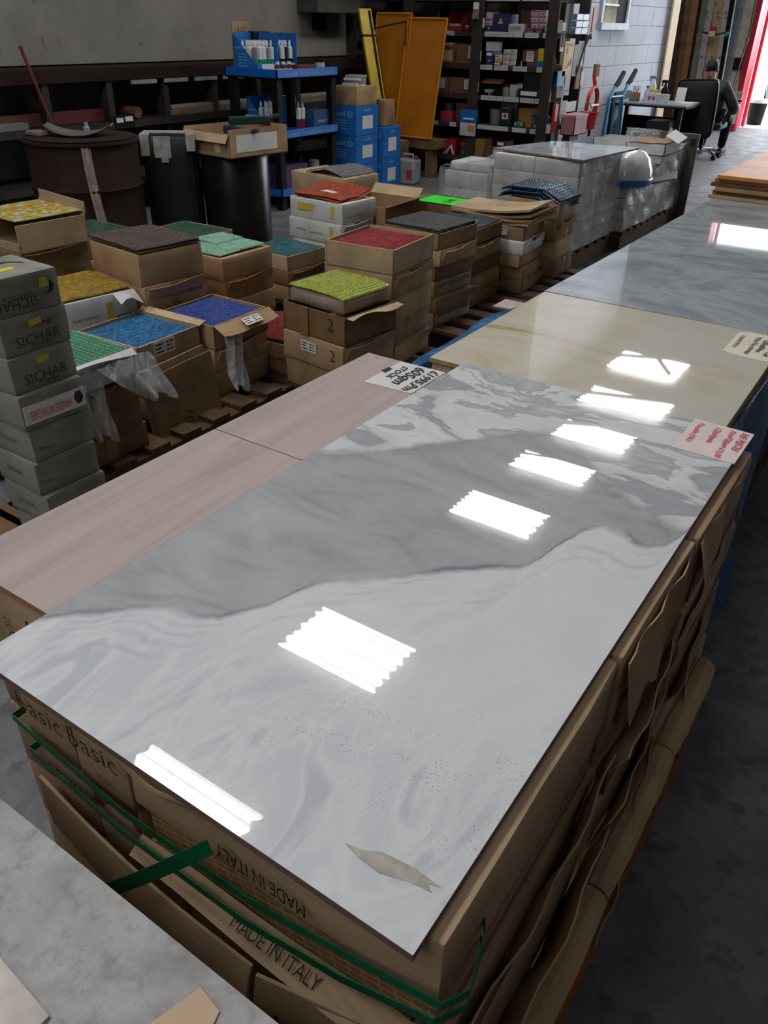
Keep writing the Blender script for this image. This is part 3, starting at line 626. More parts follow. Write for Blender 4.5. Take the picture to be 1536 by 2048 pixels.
def tray(m, w, d, h, th=.006, low=None):
    m.box((-w / 2, -d / 2, 0), (w / 2, d / 2, th)); hs = low or (h, h, h, h)
    m.box((-w / 2, -d / 2, 0), (w / 2, -d / 2 + th, hs[0])); m.box((-w / 2, d / 2 - th, 0), (w / 2, d / 2, hs[2]))
    m.box((w / 2 - th, -d / 2, 0), (w / 2, d / 2, hs[1])); m.box((-w / 2, -d / 2, 0), (-w / 2 + th, d / 2, hs[3])); return m
def tape_parts(o, w, d, h, m=TAPE):
    MB().box((w / 2 - .001, -.022, h * .05), (w / 2 + .0045, .022, h * .97)).build('tape', m, o)
def sticker(o, M, w, h, lines=3, mat=PAPER, name='label_sticker'):
    s = MB().box((-w / 2, -h / 2, 0), (w / 2, h / 2, .0012), M=M).build(name, mat, o)
    b = MB()
    for i in range(lines):
        y = h * (.28 - .27 * i)
        for x0, x1 in ((-.42, -.05 - .08 * (i % 2)), (.08, .22), (.27, .42 - .1 * (i % 2))): b.box((w * x0, y - h * .05, .0012), (w * x1, y + h * .05, .0016), M=M)
    b.build('print', INK, s); return s
FX = lambda x, y, z: Matrix.Translation((x, y, z)) @ Matrix(((0, 0, 1, 0), (1, 0, 0, 0), (0, 1, 0, 0), (0, 0, 0, 1)))   # plane facing +x
FY = lambda x, y, z: Matrix.Translation((x, y, z)) @ Matrix(((1, 0, 0, 0), (0, 0, -1, 0), (0, 1, 0, 0), (0, 0, 0, 1)))  # plane facing -y
BASE = .147
def stack(N, ztop, w, d, rot, n, toplabel, desc, top_h=None, mat=None, base=BASE, colour='brown', jit=.010, open_top=True, tapes=True, low=None, stripe=None, cats='carton'):
    """N: near right-hand corner of the top carton; cartons from ztop down to base"""
    r_ = R(rot); cx = N[0] + (-w / 2) * math.cos(r_) - (d / 2) * math.sin(r_); cy = N[1] + (-w / 2) * math.sin(r_) + (d / 2) * math.cos(r_)
    h = (ztop - base) / n; out = []
    for i in range(n):
        z0 = ztop - (i + 1) * h; dx, dy = (0, 0) if i == 0 else (random.uniform(-jit, jit), random.uniform(-jit, jit)); rr = r_ + (0 if i == 0 else R(random.uniform(-1.6, 1.6)))
        m_ = mat[i % len(mat)] if mat else CARD[(i * 5 + int(abs(cx) * 10)) % 4]
        if i == 0 and open_top:
            o = tray(MB(), w, d, h, low=low).build('carton', m_); lab = toplabel
        else:
            o = MB().softbox((-w / 2, -d / 2, 0), (w / 2, d / 2, h), 0, None, .004, 3, .005, cx * 3 + i, .004).build('carton', m_)
            lab = toplabel if i == 0 else '%s carton, %s the stack %s' % (colour, place_word(i, n), desc)
            if tapes and i % 2: tape_parts(o, w, d, h)
            if i % 3 == 1:
                MB().sheet(lambda u, v: (w / 2 + .004 + (.010 + .012 * math.sin(u * 3 + i)) * (1 - v), -d / 2 + .01 + (d - .02) * u, h - .002 - .004 * math.sin(u * 5) - .045 * v), 6, 2, .003).build('flap', m_, o)
        if stripe and i in stripe:
            MB().box((w / 2 + .001, -d * .36, h * .62), (w / 2 + .0065, d * .42, h * .8)).build('printed_stripe', stripe[i], o)
        o.location = (cx + dx, cy + dy, z0); o.rotation_euler = (0, 0, rr); tag(o, lab, cats); out.append(o)
    return out, (cx, cy, ztop - h + .007, r_, h)
TEALP = plain('#2f6a78', .7, var=.1, name='teal_print')
GREYP = plain('#4c5762', .7, var=.1, name='slate_print')
# red, on a tall stack
st, (cx, cy, zi, rr, h) = stack((-1.855, 2.82), .683, .345, .37, 4, 5, 'open brown carton filled with bright red mosaic at the top of a tall stack', 'topped by bright red mosaic', mat=[CARD[2], CARD[0], CARD[0], CARD[1], CARD[0]])
mosaic_sheet('bright red glass mosaic sheet in the tall stack beside the yellow one', .325, .345, tile_mats('red', ['#b3242c', '#c2303a', '#a31f26']), (cx, cy, zi + h - .028), rr, 22, False, .002, back='#8f2a2c')
# lime yellow on its slumped wrapped carton
LIME = tile_mats('lime', ['#c2cf1f', '#cdd93a', '#b7c314'], .3)
st, (cx, cy, zi, rr, h) = stack((-1.81, 2.415), .505, .352, .315, -6, 3, 'wide brown carton with curling rim under the lime yellow mosaic', 'topped by lime yellow mosaic', jit=.006)
text('2', .03, INK, st[0], (.10, -.162, .075), (1, 0, 0), (0, 0, 1), thin=True, name='handwriting')
text('2', .028, INK, st[1], (.12, -.164, .07), (1, 0, 0), (0, 0, 1), thin=True, name='handwriting')
sticker(st[1], FY(-.02, -.163, .078), .09, .045)
MB().box((-.075, -.1645, .0), (-.025, -.1575, h)).build('tape', TAPE, st[0])
MB().sheet(lambda u, v: (.352 / 2 + .004 + .035 * v, -.15 + .31 * u, h - .004 + .012 * v * math.sin(u * 6)), 8, 2, .003).build('curled_rim', CARD[2], st[0])
o = MB().softbox((-.15, -.135, 0), (.15, .135, .066), 0, None, .012, 3, .004, 3.3, .006).build('inner_carton', CARD[1]); o.location = (cx, cy, zi + h - .012 - .0); 
o.location.z = .505; o.rotation_euler = (0, 0, rr); tag(o, 'shrink-wrapped inner carton slumped beneath the lime yellow mosaic', 'carton')
MB().softbox((-.154, -.139, .0), (.154, .139, .062), 0, None, .012, 3, .006, 5.3, .006).build('film_wrap', FILM, o)
mosaic_sheet('lime yellow glass mosaic sheets laid side by side on a wrapped carton', .305, .285, LIME, (cx, cy + .003, .571), rr, 16, False, .004, back='#aab03a', splits=(6, 5), lift=lambda u, v: -.012 * (max(0, u - .7) / .3) ** 2)
MB().sheet(lambda u, v: (-.155 + .31 * u, -.145 + .29 * v, .012 + .003 * math.sin(u * 20) * math.sin(v * 17) - .010 * (max(0, u - .7) / .3) ** 2), 10, 10, .0008).build('film_cover', THINFILM, o, (0, .003, .066))
# red-brown slump in the low carton
st, (cx, cy, zi, rr, h) = stack((-2.19, 2.49), .288, .335, .32, 2, 2, 'low open brown carton heaped with dark red mosaic sheets', 'heaped with dark red mosaic', mat=[CARD[0], CARD[1]])
sticker(st[0], FX(.1685, .02, .035), .10, .05)
for k in range(3):
    mosaic_sheet(['dark red mosaic sheet uppermost in the low carton', 'dark red mosaic sheet in the middle of the low carton', 'dark red mosaic sheet lowest in the low carton'][k], .30 - .01 * k, .285, tile_mats('deepred', ['#9c1b22', '#8a161c']), (cx - .005 * k, cy + .005 * k, zi + h - .004 - .014 * k), rr + .05 * (k - 1), 18, False, .012, back='#7d1a1e', lift=lambda u, v: .022 * math.sin(u * PI) * v)
# cobalt blue and light blue
COB = tile_mats('cobalt', ['#2c4fae', '#2746a0', '#3a5db8', '#3556ad'])
st, (cx, cy, zi, rr, h) = stack((-2.265, 2.145), .452, .315, .325, 1, 3, 'open brown carton of cobalt blue mosaic with a torn front flap', 'topped by cobalt blue mosaic', mat=[CARD[0], CARD[2], CARD[0]])
mosaic_sheet('cobalt blue glass mosaic sheet under clear film in a brown carton', .298, .305, COB, (cx, cy, zi + h - .026), rr, 20, False, .004, back='#2c4896')
f_ = MB().sheet(lambda u, v: (.158 + .055 * v + .006 * math.sin(u * 9), -.16 + .33 * u, h - .002 - .030 * v - .012 * v * math.sin(u * 3)), 10, 3, .003).build('torn_flap', CARD[0], st[0])
sticker(st[0], Matrix.Translation((.192, .03, h - .014)) @ Euler((0, R(30), 0)).to_matrix().to_4x4() @ Matrix(((0, -1, 0, 0), (1, 0, 0, 0), (0, 0, 1, 0), (0, 0, 0, 1))), .10, .04)
LB = tile_mats('azure', ['#1f77b0', '#2a86bf', '#186a9f', '#3592c4'])
st, (cx, cy, zi, rr, h) = stack((-2.315, 1.80), .452, .335, .325, 2, 3, 'open brown carton of azure blue mosaic with its far flap folded up', 'topped by azure blue mosaic', mat=[CARD[2], CARD[1], CARD[0]])
mosaic_sheet('azure blue glass mosaic sheet in the carton beside the clear polythene', .318, .308, LB, (cx, cy, zi + h - .03), rr, 20, False, .004, back='#1f6797')
sticker(st[0], FX(.169, -.03, .07), .11, .055)
MB().sheet(lambda u, v: (-.17 + .35 * u, .155 + .035 * v, h + .002 + .012 * v), 6, 2, .003).build('folded_flap', CARD[2], st[0])
# mint green, dark green, teal
MINT = tile_mats('mint', ['#9ccfb4', '#a8d9bf', '#93c6aa'], .45)
st, (cx, cy, zi, rr, h) = stack((-2.675, 2.63), .555, .34, .335, -1, 4, 'battered brown carton under pale mint green mosaic', 'topped by mint green mosaic', open_top=False)
for k, (dx, dy, sx, sy, lf) in enumerate(((-.085, .07, .16, .17, .012), (.075, .06, .15, .17, .007), (.04, -.09, .21, .14, .004), (-.10, -.085, .12, .15, .002))):
    mosaic_sheet(['pale mint mosaic panel, back left of its carton', 'pale mint mosaic panel, back right of its carton', 'pale mint mosaic panel, front right of its carton', 'pale mint mosaic panel, front left of its carton'][k], sx, sy, MINT, (cx + dx, cy + dy, .556 + lf), rr + .03 * (k - 1.5), (8, 8), False, .003, back='#9fc3b0')
DG = tile_mats('bottlegreen', ['#0f5a34', '#0c4f2d', '#13643b'])
st, (cx, cy, zi, rr, h) = stack((-3.23, 2.95), .50, .37, .34, 2, 4, 'open brown carton of bottle green mosaic at the back left', 'topped by bottle green mosaic')
mosaic_sheet('bottle green glass mosaic sheet in the back left carton', .355, .325, DG, (cx, cy, zi + h - .016), rr, 18, False, .003, back='#1a4f34')
st, (cx, cy, zi, rr, h) = stack((-3.72, 2.66), .49, .36, .34, 0, 3, 'dusty carton of dull dark green mosaic by the brown drum', 'topped by dull green mosaic')
mosaic_sheet('dusty dull green mosaic sheet in front of the brown drum', .345, .325, tile_mats('dullgreen', ['#24523b', '#2a5b44']), (cx, cy, zi + h - .016), rr, 16, False, .003, back='#2a4a3a')
st, (cx, cy, zi, rr, h) = stack((-2.885, 3.33), .395, .33, .31, -3, 3, 'brown carton of teal mosaic behind the mint green one', 'topped by teal mosaic')
mosaic_sheet('deep teal glass mosaic sheet between the mint carton and white cartons', .315, .295, tile_mats('teal', ['#14707c', '#187c88', '#0f6470']), (cx, cy, zi + h - .012), rr, 18, False, .004, back='#1b6670')
# brown stone mosaic
BRN = tile_mats('chocolate', ['#553a2c', '#5f4334', '#4a3226'], .55)
st, (cx, cy, zi, rr, h) = stack((-2.645, 2.13), .675, .375, .315, -8, 4, 'brown carton carrying dark chocolate mosaic in front of the bottle green', 'topped by chocolate brown mosaic', mat=[CARD[0], CARD[0], CARD[1], CARD[1]], open_top=False, stripe={1: GREYP})
for k in range(2):
    mosaic_sheet(['chocolate brown stone mosaic sheet, uppermost of two', 'chocolate brown stone mosaic sheet, lower of two'][k], .365, .31, BRN, (cx + .004 * k, cy, .6765 + .011 * (1 - k)), rr + .012 * k, 13, k == 0, .003, back='#3b2a20')
# orange, lime and white mosaic
MIX = tile_mats('citrus', ['#c7c81f', '#d98a3a', '#d9d6c4', '#bfc21c', '#d2803a'], .25)
st, (cx, cy, zi, rr, h) = stack((-3.30, 2.03), .745, .36, .35, -3, 4, 'open brown carton at far left holding orange, lime and white mosaic', 'topped by orange, lime and white mosaic', low=(.04, .12, .15, .12))
mosaic_sheet('orange, lime and white glass mosaic sheet at far left', .345, .335, MIX, (cx, cy, zi + h - .022), rr, 15, True, .002, back='#c9c3a4', pick=lambda i, j: (0, 3, 1, 2, 0, 4, 3, 2, 1)[(i * 5 + j * 3 + (i * j) % 4) % 9])
MB().sheet(lambda u, v: (-.18 + .36 * u, .176, h - .01 + .05 * v - .015 * u), 6, 2, .004).build('raised_flap', CARD[2], st[0])
# amber yellow on white glass mosaic cartons
st, (cx, cy, zi, rr, h) = stack((-2.73, 1.80), .535, .335, .325, -8, 3, 'white printed carton carrying amber yellow mosaic', 'topped by amber yellow mosaic', mat=[WHITECARD, WHITECARD, CARD[1]], colour='worn', open_top=False, jit=.02)
text('GLASS MOSAIC', .115, INK, st[0], (.1725, -.075, h * .42), (0, 1, 0), (0, 0, 1))
YP = plain('#c9b84a', .7, var=.1, name='yellow_print')
MB().box((.1715, .02, h * .25), (.1728, .05, h * .78)).build('yellow_mark', YP, st[0]); MB().box((.1715, .06, h * .25), (.1728, .13, h * .3)).build('printed_line', INK, st[0])
mosaic_sheet('amber yellow glass mosaic sheet on a white printed carton', .325, .31, tile_mats('amber', ['#b8941c', '#c29f26', '#a98615']), (cx - .004, cy, .537), rr, 18, False, .006, back='#a08a3a')
MB().sheet(lambda u, v: (.167 + .06 * v, .06 + .10 * u, h - .004 - .03 * v + .02 * math.sin(u * 4) * v), 4, 3, .003).build('torn_corner', WHITECARD, st[0])
# jade paper-faced sheets in the white carton at the front
st, (cx, cy, zi, rr, h) = stack((-2.165, 1.335), .522, .335, .333, 0, 4, 'white printed carton of jade green mosaic behind the grey carton tower', 'topped by jade green mosaic', mat=[WHITECARD, CARD[3], CARD[3], CARD[3]])
mosaic_sheet('smooth jade green mosaic sheet behind the grey carton tower', .32, .318, tile_mats('jade', ['#43936c', '#47996f'], .6), (cx, cy, zi + h - .010), rr, 15, False, .001, back='#43936c')
MB().sheet(lambda u, v: (.160 + .022 * v, -.166 + .333 * u, h + .003 - .012 * v + .01 * math.sin(u * 4) * v), 8, 2, .003).build('white_rim', WHITECARD, st[0])
text('GLASS MOSAIC', .115, INK, st[0], (.1715, .04, h - .018), (0, 1, 0), (0, 0, 1)); text('Homon', .05, INK, st[0], (.1715, -.07, h - .018), (0, 1, 0), (0, 0, 1))
# orange on the white glass mosaic cartons
st, (cx, cy, zi, rr, h) = stack((-2.845, 3.78), .605, .41, .31, -3, 4, 'white glass mosaic carton carrying a slumped orange mosaic sheet', 'topped by slumped orange mosaic', mat=[WHITECARD, WHITECARD, WHITECARD, WHITECARD], colour='white printed', open_top=False, jit=.012)
for i, c_ in enumerate(st[:4]):
    text('Homon', .07, INK, c_, (-.10, -.1605, h * .5), (1, 0, 0), (0, 0, 1)) if i else MB().box((-.14, -.161, h * .45), (0, -.1595, h * .8)).build('yellow_label', YP, c_)
    if i: text('GLASS MOSAIC', .11, INK, c_, (.02, -.1605, h * .42), (1, 0, 0), (0, 0, 1))
    MB().box((.12, -.161, h * .25), (.145, -.1595, h * .85)).build('yellow_mark', YP, c_)
    if i == 0: text('Homon  GLASS MOSAIC', .17, INK, c_, (.2105, -.04, h * .35), (0, 1, 0), (0, 0, 1))
    if i == 1: MB().box((.208, -.05, h * .35), (.2105, .09, h * .75)).build('orange_label', plain('#b5793f', .7), c_)
for k in range(2):
    sh_ = mosaic_sheet(['orange mosaic sheet draped on the white cartons, upper one with paper tag', 'orange mosaic sheet draped on the white cartons, lower one'][k], .36, .29, tile_mats('orange', ['#c8552b', '#bd4c24', '#d0602f']), (cx - .01 + .01 * k, cy + .004, .608 + .014 * (1 - k)), rr + .06 * (1 - 2 * k), 16, False, .006, back='#a5482a', lift=lambda u, v: .028 * max(0, v - .6) / .4 - .006 * max(0, u - .7) / .3)
    if k == 0: MB().slab([(-.06, -.03), (.05, -.045), (.055, -.01), (-.04, .015)], .012, .0135).build('paper_tag', PAPER, sh_)
# beige carton with grey sheets behind, empty carton, fluorescent card
st, (cx, cy, zi, rr, h) = stack((-3.29, 4.40), .62, .50, .34, -6, 3, 'pale beige carton behind the orange mosaic, grey sheets on top', 'behind the orange mosaic', mat=[CARD[2], CARD[2], CARD[1]], open_top=False)
mosaic_sheet('grey mosaic sheets bowed on the pale beige carton', .34, .32, tile_mats('slate', ['#7d7f82', '#85878a']), (cx + .05, cy, .622), rr, 12, False, .004, back='#77787a', lift=lambda u, v: .03 * math.sin(u * PI))
MB().box((.20, -.1715, .02), (.245, -.1695, .10)).build('green_print', plain('#8fb58a', .7, var=.1), st[0])
st, (cx, cy, zi, rr, h) = stack((-2.76, 4.10), .55, .37, .40, 2, 3, 'empty open brown carton with a bent flap behind the white cartons', 'under the empty open carton')
MB().sheet(lambda u, v: (.185 + .10 * v, -.2 + .40 * u, h + .01 + .035 * v * (1 - u * .5)), 6, 3, .004).build('bent_flap', CARD[1], st[0])
MB().sheet(lambda u, v: (-.185 + .36 * u, .2 + .06 * v, h + .05 * v), 5, 3, .004).build('raised_flap', CARD[2], st[0])
st, (cx, cy, zi, rr, h) = stack((-2.60, 4.62), .50, .33, .33, 2, 3, 'pale carton with a fluorescent green card on top', 'under the fluorescent green card')
o = MB().slab([(-.15, -.12), (.15, -.12), (.15, .12), (-.15, .12)], 0, .002).build('price_card', plain('#27e02e', .6, var=.05, name='fluorescent_green_card'), None, (cx, cy, .5005), (0, 0, rr)); tag(o, 'fluorescent green card with black lettering on a pale carton', 'card')
text('CHE', .14, INK, o, (.07, -.02, .003), (0, 1, 0), (-1, 0, 0))
# charcoal sheets and the dark stack beside
CH = tile_mats('charcoal', ['#3d3a38', '#45423f', '#353230'], .5)
st, (cx, cy, zi, rr, h) = stack((-2.0, 3.44), .62, .352, .345, -4, 6, 'brown carton with teal stripe carrying charcoal mosaic sheets', 'topped by charcoal mosaic', open_top=True, stripe={3: TEALP, 4: TEALP, 5: TEALP})
MB().box((-.165, -.1745, h * .5), (.11, -.172, h * .8)).build('printed_stripe', TEALP, st[0])
for k in range(2): mosaic_sheet(['charcoal mosaic sheet, upper one in the teal striped carton', 'charcoal mosaic sheet, lower one in the teal striped carton'][k], .335, .33, CH, (cx - .004 * k, cy, zi + h + .002 - .011 * k), rr + .01 * k, 14, k == 0, .003, back='#2b2826')
MB().box((-.176, .168, 0), (.18, .174, h + .014)).build('pale_rim', CARD[2], st[0])
st, (cx, cy, zi, rr, h) = stack((-2.03, 3.86), .56, .34, .33, 0, 5, 'brown carton with slate blue mosaic right of the charcoal stack', 'topped by slate blue mosaic', open_top=True)
mosaic_sheet('slate blue mosaic sheet beside the charcoal stack', .325, .315, tile_mats('slateblue', ['#2a414f', '#31485a']), (cx, cy, zi + h - .006), rr, 14, False, .004, back='#2a3a46')
# collapsed cardboard on a leaning stack, denim blue sheets
st, (cx, cy, zi, rr, h) = stack((-1.93, 4.27), .52, .34, .34, 4, 5, 'crushed brown carton under the flattened cardboard bundle', 'under the flattened cardboard bundle', open_top=False, jit=.02, mat=[CARD[1], WHITECARD, CARD[0], CARD[1], CARD[3]], colour='crushed')
sticker(st[0], FY(.03, -.176, .05), .09, .05, 2)
text('AZTEC', .08, INK, st[0], (-.08, -.1765, .055), (1, 0, 0), (0, 0, 1), thin=True)
for k in range(5):
    zz = .521 + .017 * k
    o = MB().sheet(lambda u, v: (-.24 + .50 * u + .01 * math.sin(k * 3), -.16 + .33 * v, .012 + .014 * math.sin(u * PI + k) * (k > 1) + .03 * max(0, u - .72) * (1.5 + v)), 10, 4, .012).build('flattened_carton', CARD[(k + 2) % 4], None, (cx - .045 + .008 * (k % 2), cy - .012 * (k % 3), zz), (0, 0, rr + R(-6 + 3 * (k % 3))))
    tag(o, 'flattened cardboard carton, %s the bundle beside the white pallet' % place_word(4 - k, 5), 'cardboard')
    if k == 4: text('AZTEC', .13, INK, o, (.02, -.11, .0285), (1, -.1, 0), (.1, 1, 0), thin=True)
st, (cx, cy, zi, rr, h) = stack((-1.90, 4.68), .60, .34, .33, 3, 4, 'brown carton under the drooping denim blue mosaic sheets', 'under the denim blue mosaic', open_top=False)
for k in range(5):
    mosaic_sheet('denim blue mosaic sheet drooping over its carton, %s five' % place_word(4 - k, 5), .40, .32, tile_mats('denim', ['#27506f', '#31607f', '#1f4460']), (cx - .03 + .004 * k, cy + .01 * (k % 2), .603 + .013 * k), rr + R(-8 + 4 * (k % 3)), (20, 10), False, .004, back='#24425a', lift=lambda u, v: -.05 * max(0, u - .72) / .28 - .02 * max(0, .15 - u) / .15)
o = MB().slab([(.014 * math.cos(a * PI / 6), .014 * math.sin(a * PI / 6)) for a in range(12)], 0, .002).build('round_tag', PAPER, None, (cx + .177, cy - .06, .565), (0, R(90), 0)); tag(o, 'small white round tag hanging from the denim blue mosaic', 'tag')
# grey printed tile cartons: tower at far left
GP = [plain('#c4b63c', .7, var=.1, name='yellow_swoosh'), plain('#2b2b35', .7, name='navy_print')]
zt = .91
for i in range(8):
    z0 = zt - .105 * (i + 1); dx = -.004 * i if i < 3 else .012 * math.sin(i); mtl = GREYCARD
    o = MB().softbox((-.105, -.105, 0), (.105, .105, .1045), 0, None, .004, 3, .004, i * 2.1, .003).build('tile_carton', mtl, None, (-2.085 + dx + .008 * i, 1.205 + .004 * math.sin(i * 2), z0), (0, 0, R((i * 37) % 5 - 2)))
    tag(o, 'grey printed tile carton, %s the tower at far left' % place_word(i, 8), 'carton')
    fx = .1085
    if i == 0:
        text('SICHAR', .13, INK, o, (fx, -.03, .032), (0, -1, 0), (0, 0, -1), thin=True); text('CERAMICA', .09, INK, o, (fx, -.02, .05), (0, -1, 0), (0, 0, -1), thin=True)
        MB().add([(fx, .05, .038), (fx, .082, .044), (fx, .09, .062), (fx, .078, .078), (fx, .072, .05)], [(0, 1, 2, 3, 4)]).build('sail_mark', GP[1], o)
        MB().add([(fx, .045, .06), (fx, .075, .06), (fx, .07, .085), (fx, .05, .088)], [(0, 1, 2, 3)]).build('yellow_mark', GP[0], o)
        MB().sheet(lambda u, v: (.0 - .04 * math.sin(u * PI) + .012 * v, -.01 + .085 * u, .1055 + .0), 8, 1, .0006).build('dark_arc', GP[1], o); MB().slab([(.01, -.09), (.05, -.09), (.05, .02), (.02, .03)], .105, .1056).build('yellow_mark', GP[0], o)
    elif i in (1, 2):
        text('SICHAR', .14, INK, o, (fx, 0, .035), (0, 1, 0), (0, 0, 1), thin=True); text('CERAMICA', .07, INK, o, (fx, .01, .016), (0, 1, 0), (0, 0, 1), thin=True)
        MB().add([(fx, -.02, .07), (fx, .02, .075), (fx, .02, .092), (fx, -.02, .088)], [(0, 1, 2, 3)]).build('yellow_mark', GP[0], o)
        if i == 1: MB().add([(fx, .02, .075), (fx, .07, .08), (fx, .045, .072), (fx, .04, .062), (fx, .033, .07)], [(0, 1, 2, 3, 4)]).build('torn_patch', CARD[3], o)
    elif i == 3:
        MB().box((fx - .002, -.1, .018), (fx + .0006, .1, .074)).build('white_band', PAPER, o)
        text('HANDLE WITH CARE', .135, REDINK, o, (fx + .001, -.015, .044), (0, -1, 0), (0, 0, -1), height=.026)
        MB().add([(fx + .0012, .078 + .016 * math.cos(a * PI / 3), .048 + .022 * math.sin(a * PI / 3)) for a in range(6)], [tuple(range(6))]).build('hexagon_mark', GP[1], o)
        MB().add([(-.08 + .016 * math.cos(a * PI / 3), -.1098, .048 + .022 * math.sin(a * PI / 3)) for a in range(6)], [tuple(range(6))]).build('hexagon_mark', GP[1], o)
    else:
        MB().sheet(lambda u, v: (fx + .002 * math.sin(u * 9), -.1 + .2 * u, .10 - (.045 + .02 * math.sin(u * PI)) * v), 8, 2, .0015).build('folded_flap', GREYCARD, o)
        text('SICHAR', .08, INK, o, (.0, -.1095, .055), (1, 0, 0), (0, 0, 1), thin=True)
pallet('dark pallet under the grey carton tower', -2.35, -1.95, 1.08, 1.32, 0, .069, CARD[3])
# leaning cardboard sheets, polythene bags
for k, (x0, zz, yy) in enumerate(((-2.285, .37, 0), (-2.245, .355, .0))):
    o = MB().sheet(lambda u, v: (x0 + .055 * (1 - v) + .004 * math.sin(u * 5 + k), 1.765 + .335 * u, .004 + zz * v + .012 * u), 8, 6, .006).build('leaning_card', CARD[1 if k else 2]); tag(o, ['pale cardboard edge leaning behind the marked brown sheet', 'brown cardboard sheet marked F 301 leaning against the cartons'][k], 'cardboard')
    if k: text('F-301', .13, INK, o, (-2.194, 1.90, .13), (-.16, .45, 1), (0, -1, .45), thin=True, name='handwriting')
def bag(label, pts, w0, w1):
    a, b = Vector(pts[0]), Vector(pts[1])
    o = MB().sheet(lambda u, v: a.lerp(b, v) + Vector((.012 * math.sin(u * 14 + v * 7) + .02 * v, (u - .5) * (w0 + (w1 - w0) * v) * (1 - .5 * v * v), .02 * math.sin(u * 5) * v)), 14, 12, .0012).build('polythene_bag', POLY); tag(o, label, 'bag'); return o
bag('clear polythene bag hanging from the cobalt blue carton', ((-2.225, 2.20, .43), (-2.19, 2.18, .20)), .09, .14)
bag('clear polythene drooping beside the jade green mosaic', ((-2.145, 1.60, .51), (-2.09, 1.70, .36)), .22, .20)
bag('clear polythene trailing behind the grey carton tower', ((-2.15, 1.42, .47), (-2.12, 1.46, .28)), .16, .14)
# pallets below the mosaic cartons
for lab, a in (('wooden pallet under the lime and red mosaic stacks', (-2.60, -1.78, 2.42, 3.24)), ('wooden pallet under the cobalt, azure and jade mosaic stacks', (-2.72, -2.13, 1.30, 2.415)), ('wooden pallet under the chocolate and mint mosaic stacks', (-3.10, -2.62, 1.70 + .42, 3.0)), ('wooden pallet under the amber mosaic stack', (-3.12, -2.73, 1.70, 2.11)),
               ('wooden pallet under the citrus mosaic stack', (-3.72, -3.27, 1.9, 2.45)), ('wooden pallet under the green mosaic stacks', (-4.1, -3.2, 2.63, 3.32)), ('wooden pallet under the charcoal and slate blue stacks', (-2.42, -1.70, 3.40, 4.23)), ('wooden pallet under the cardboard and denim stacks', (-2.45, -1.70, 4.245, 5.05)),
               ('wooden pallet under the white glass mosaic cartons', (-3.30, -2.75, 3.30, 4.09)), ('wooden pallet under the beige and empty cartons', (-3.85, -2.55, 4.10, 5.0))):
    pallet(lab, *a[:4], 0, .1465)
# ------------------------------------------------------------ steel stock rack along the left wall
t = thing('stock_rack', 'long dark steel stock rack below the stained cream wall panel', 'rack', (-6.0, 4.5, 0))
RUST = cardboard('#2c1d18', 'rusty brown steel', .5); PALEST = plain('#8d8f8e', .6, var=.15, name='dull_pale_metal')
MB().box((-.34, -5.5, 1.05), (.10, 3.9, 1.14)).build('top_beam', RUST, t)
for z in (.70, .30): MB().box((-.34, -5.5, z), (.12, 3.9, z + .05)).build('shelf_beam', DARKSTEEL, t)
for k in range(15):
    y = -5.2 + .6 * k; MB().box((-.02, y, 0), (.08, y + .06, 1.05)).build('upright', DARKSTEEL, t)
for k in range(4):
    y = .45 + .36 * k; MB().box((.085, y, 1.015), (.105, y + .27, 1.045)).build('label_strip', PALEST, t)
def bar(name, label, a, b, r_, m, sq=False):
    o = (MB().box(a, b, bev=.004) if sq else MB().tube([a, b], r_, 10)).build(name, m); tag(o, label, 'stock'); return o
bar('red_beam', 'dull red steel beam lying on the stock rack at far left', (-6.1, 2.6, .752), (-6.0, 4.75, .84), 0, plain('#5a2a25', .7, var=.3), True)
bar('timber_length', 'pale timber length on the stock rack, upper of two', (-6.02, 5.4, .80), (-5.94, 7.7, .83), 0, plain('#8b8073', .7, var=.2), True)
bar('timber_length', 'greyish timber length on the stock rack, lower of two', (-6.04, 5.35, .752), (-5.93, 7.8, .798), 0, plain('#6c6259', .7, var=.2), True)
bar('pipe_length', 'rusty brown pipe end on the stock rack behind the drum lid', (-6.25, 5.0, .80), (-5.93, 5.0, .80), .045, plain('#6b4031', .6, var=.3))
bar('grey_block', 'pale grey plastic bracket with a spike on the stock rack at far left', (-5.99, 3.2, .752), (-5.90, 3.92, .80), 0, plain('#6f6f78', .6), True)
bar('steel_rod', 'thin red steel rod leaning on the stock rack at far left', (-5.70, 4.2, .0), (-5.86, 3.95, 1.30), .012, plain('#6a2a28', .6))
o = MB().box((-5.895, 4.72, .74), (-5.885, 4.79, .78)).box((-5.895, 4.81, .745), (-5.885, 4.88, .785)).box((-5.885, 4.70, .70), (-5.87, 4.90, .80)).build('switch_box', BLACK); tag(o, 'small black switch box with two white labels on the stock rack', 'switch')
MB().box((-5.870, 4.715, .745), (-5.867, 4.785, .778)).box((-5.870, 4.805, .75), (-5.867, 4.885, .785)).build('label_sticker', PAPER, o)
o = MB().box((-6.298, 7.6, 1.56), (-6.02, 8.36, 2.1), bev=.01).build('wall_duct', plain('#4f4b46', .7, var=.2)); tag(o, 'dull grey box fixed high on the left wall by the corner', 'duct')
o = MB().box((-6.298, 7.85, 1.40), (-6.22, 8.02, 1.56), bev=.005).build('wall_bracket', BLACK); tag(o, 'black bracket hanging below the grey wall box', 'bracket')
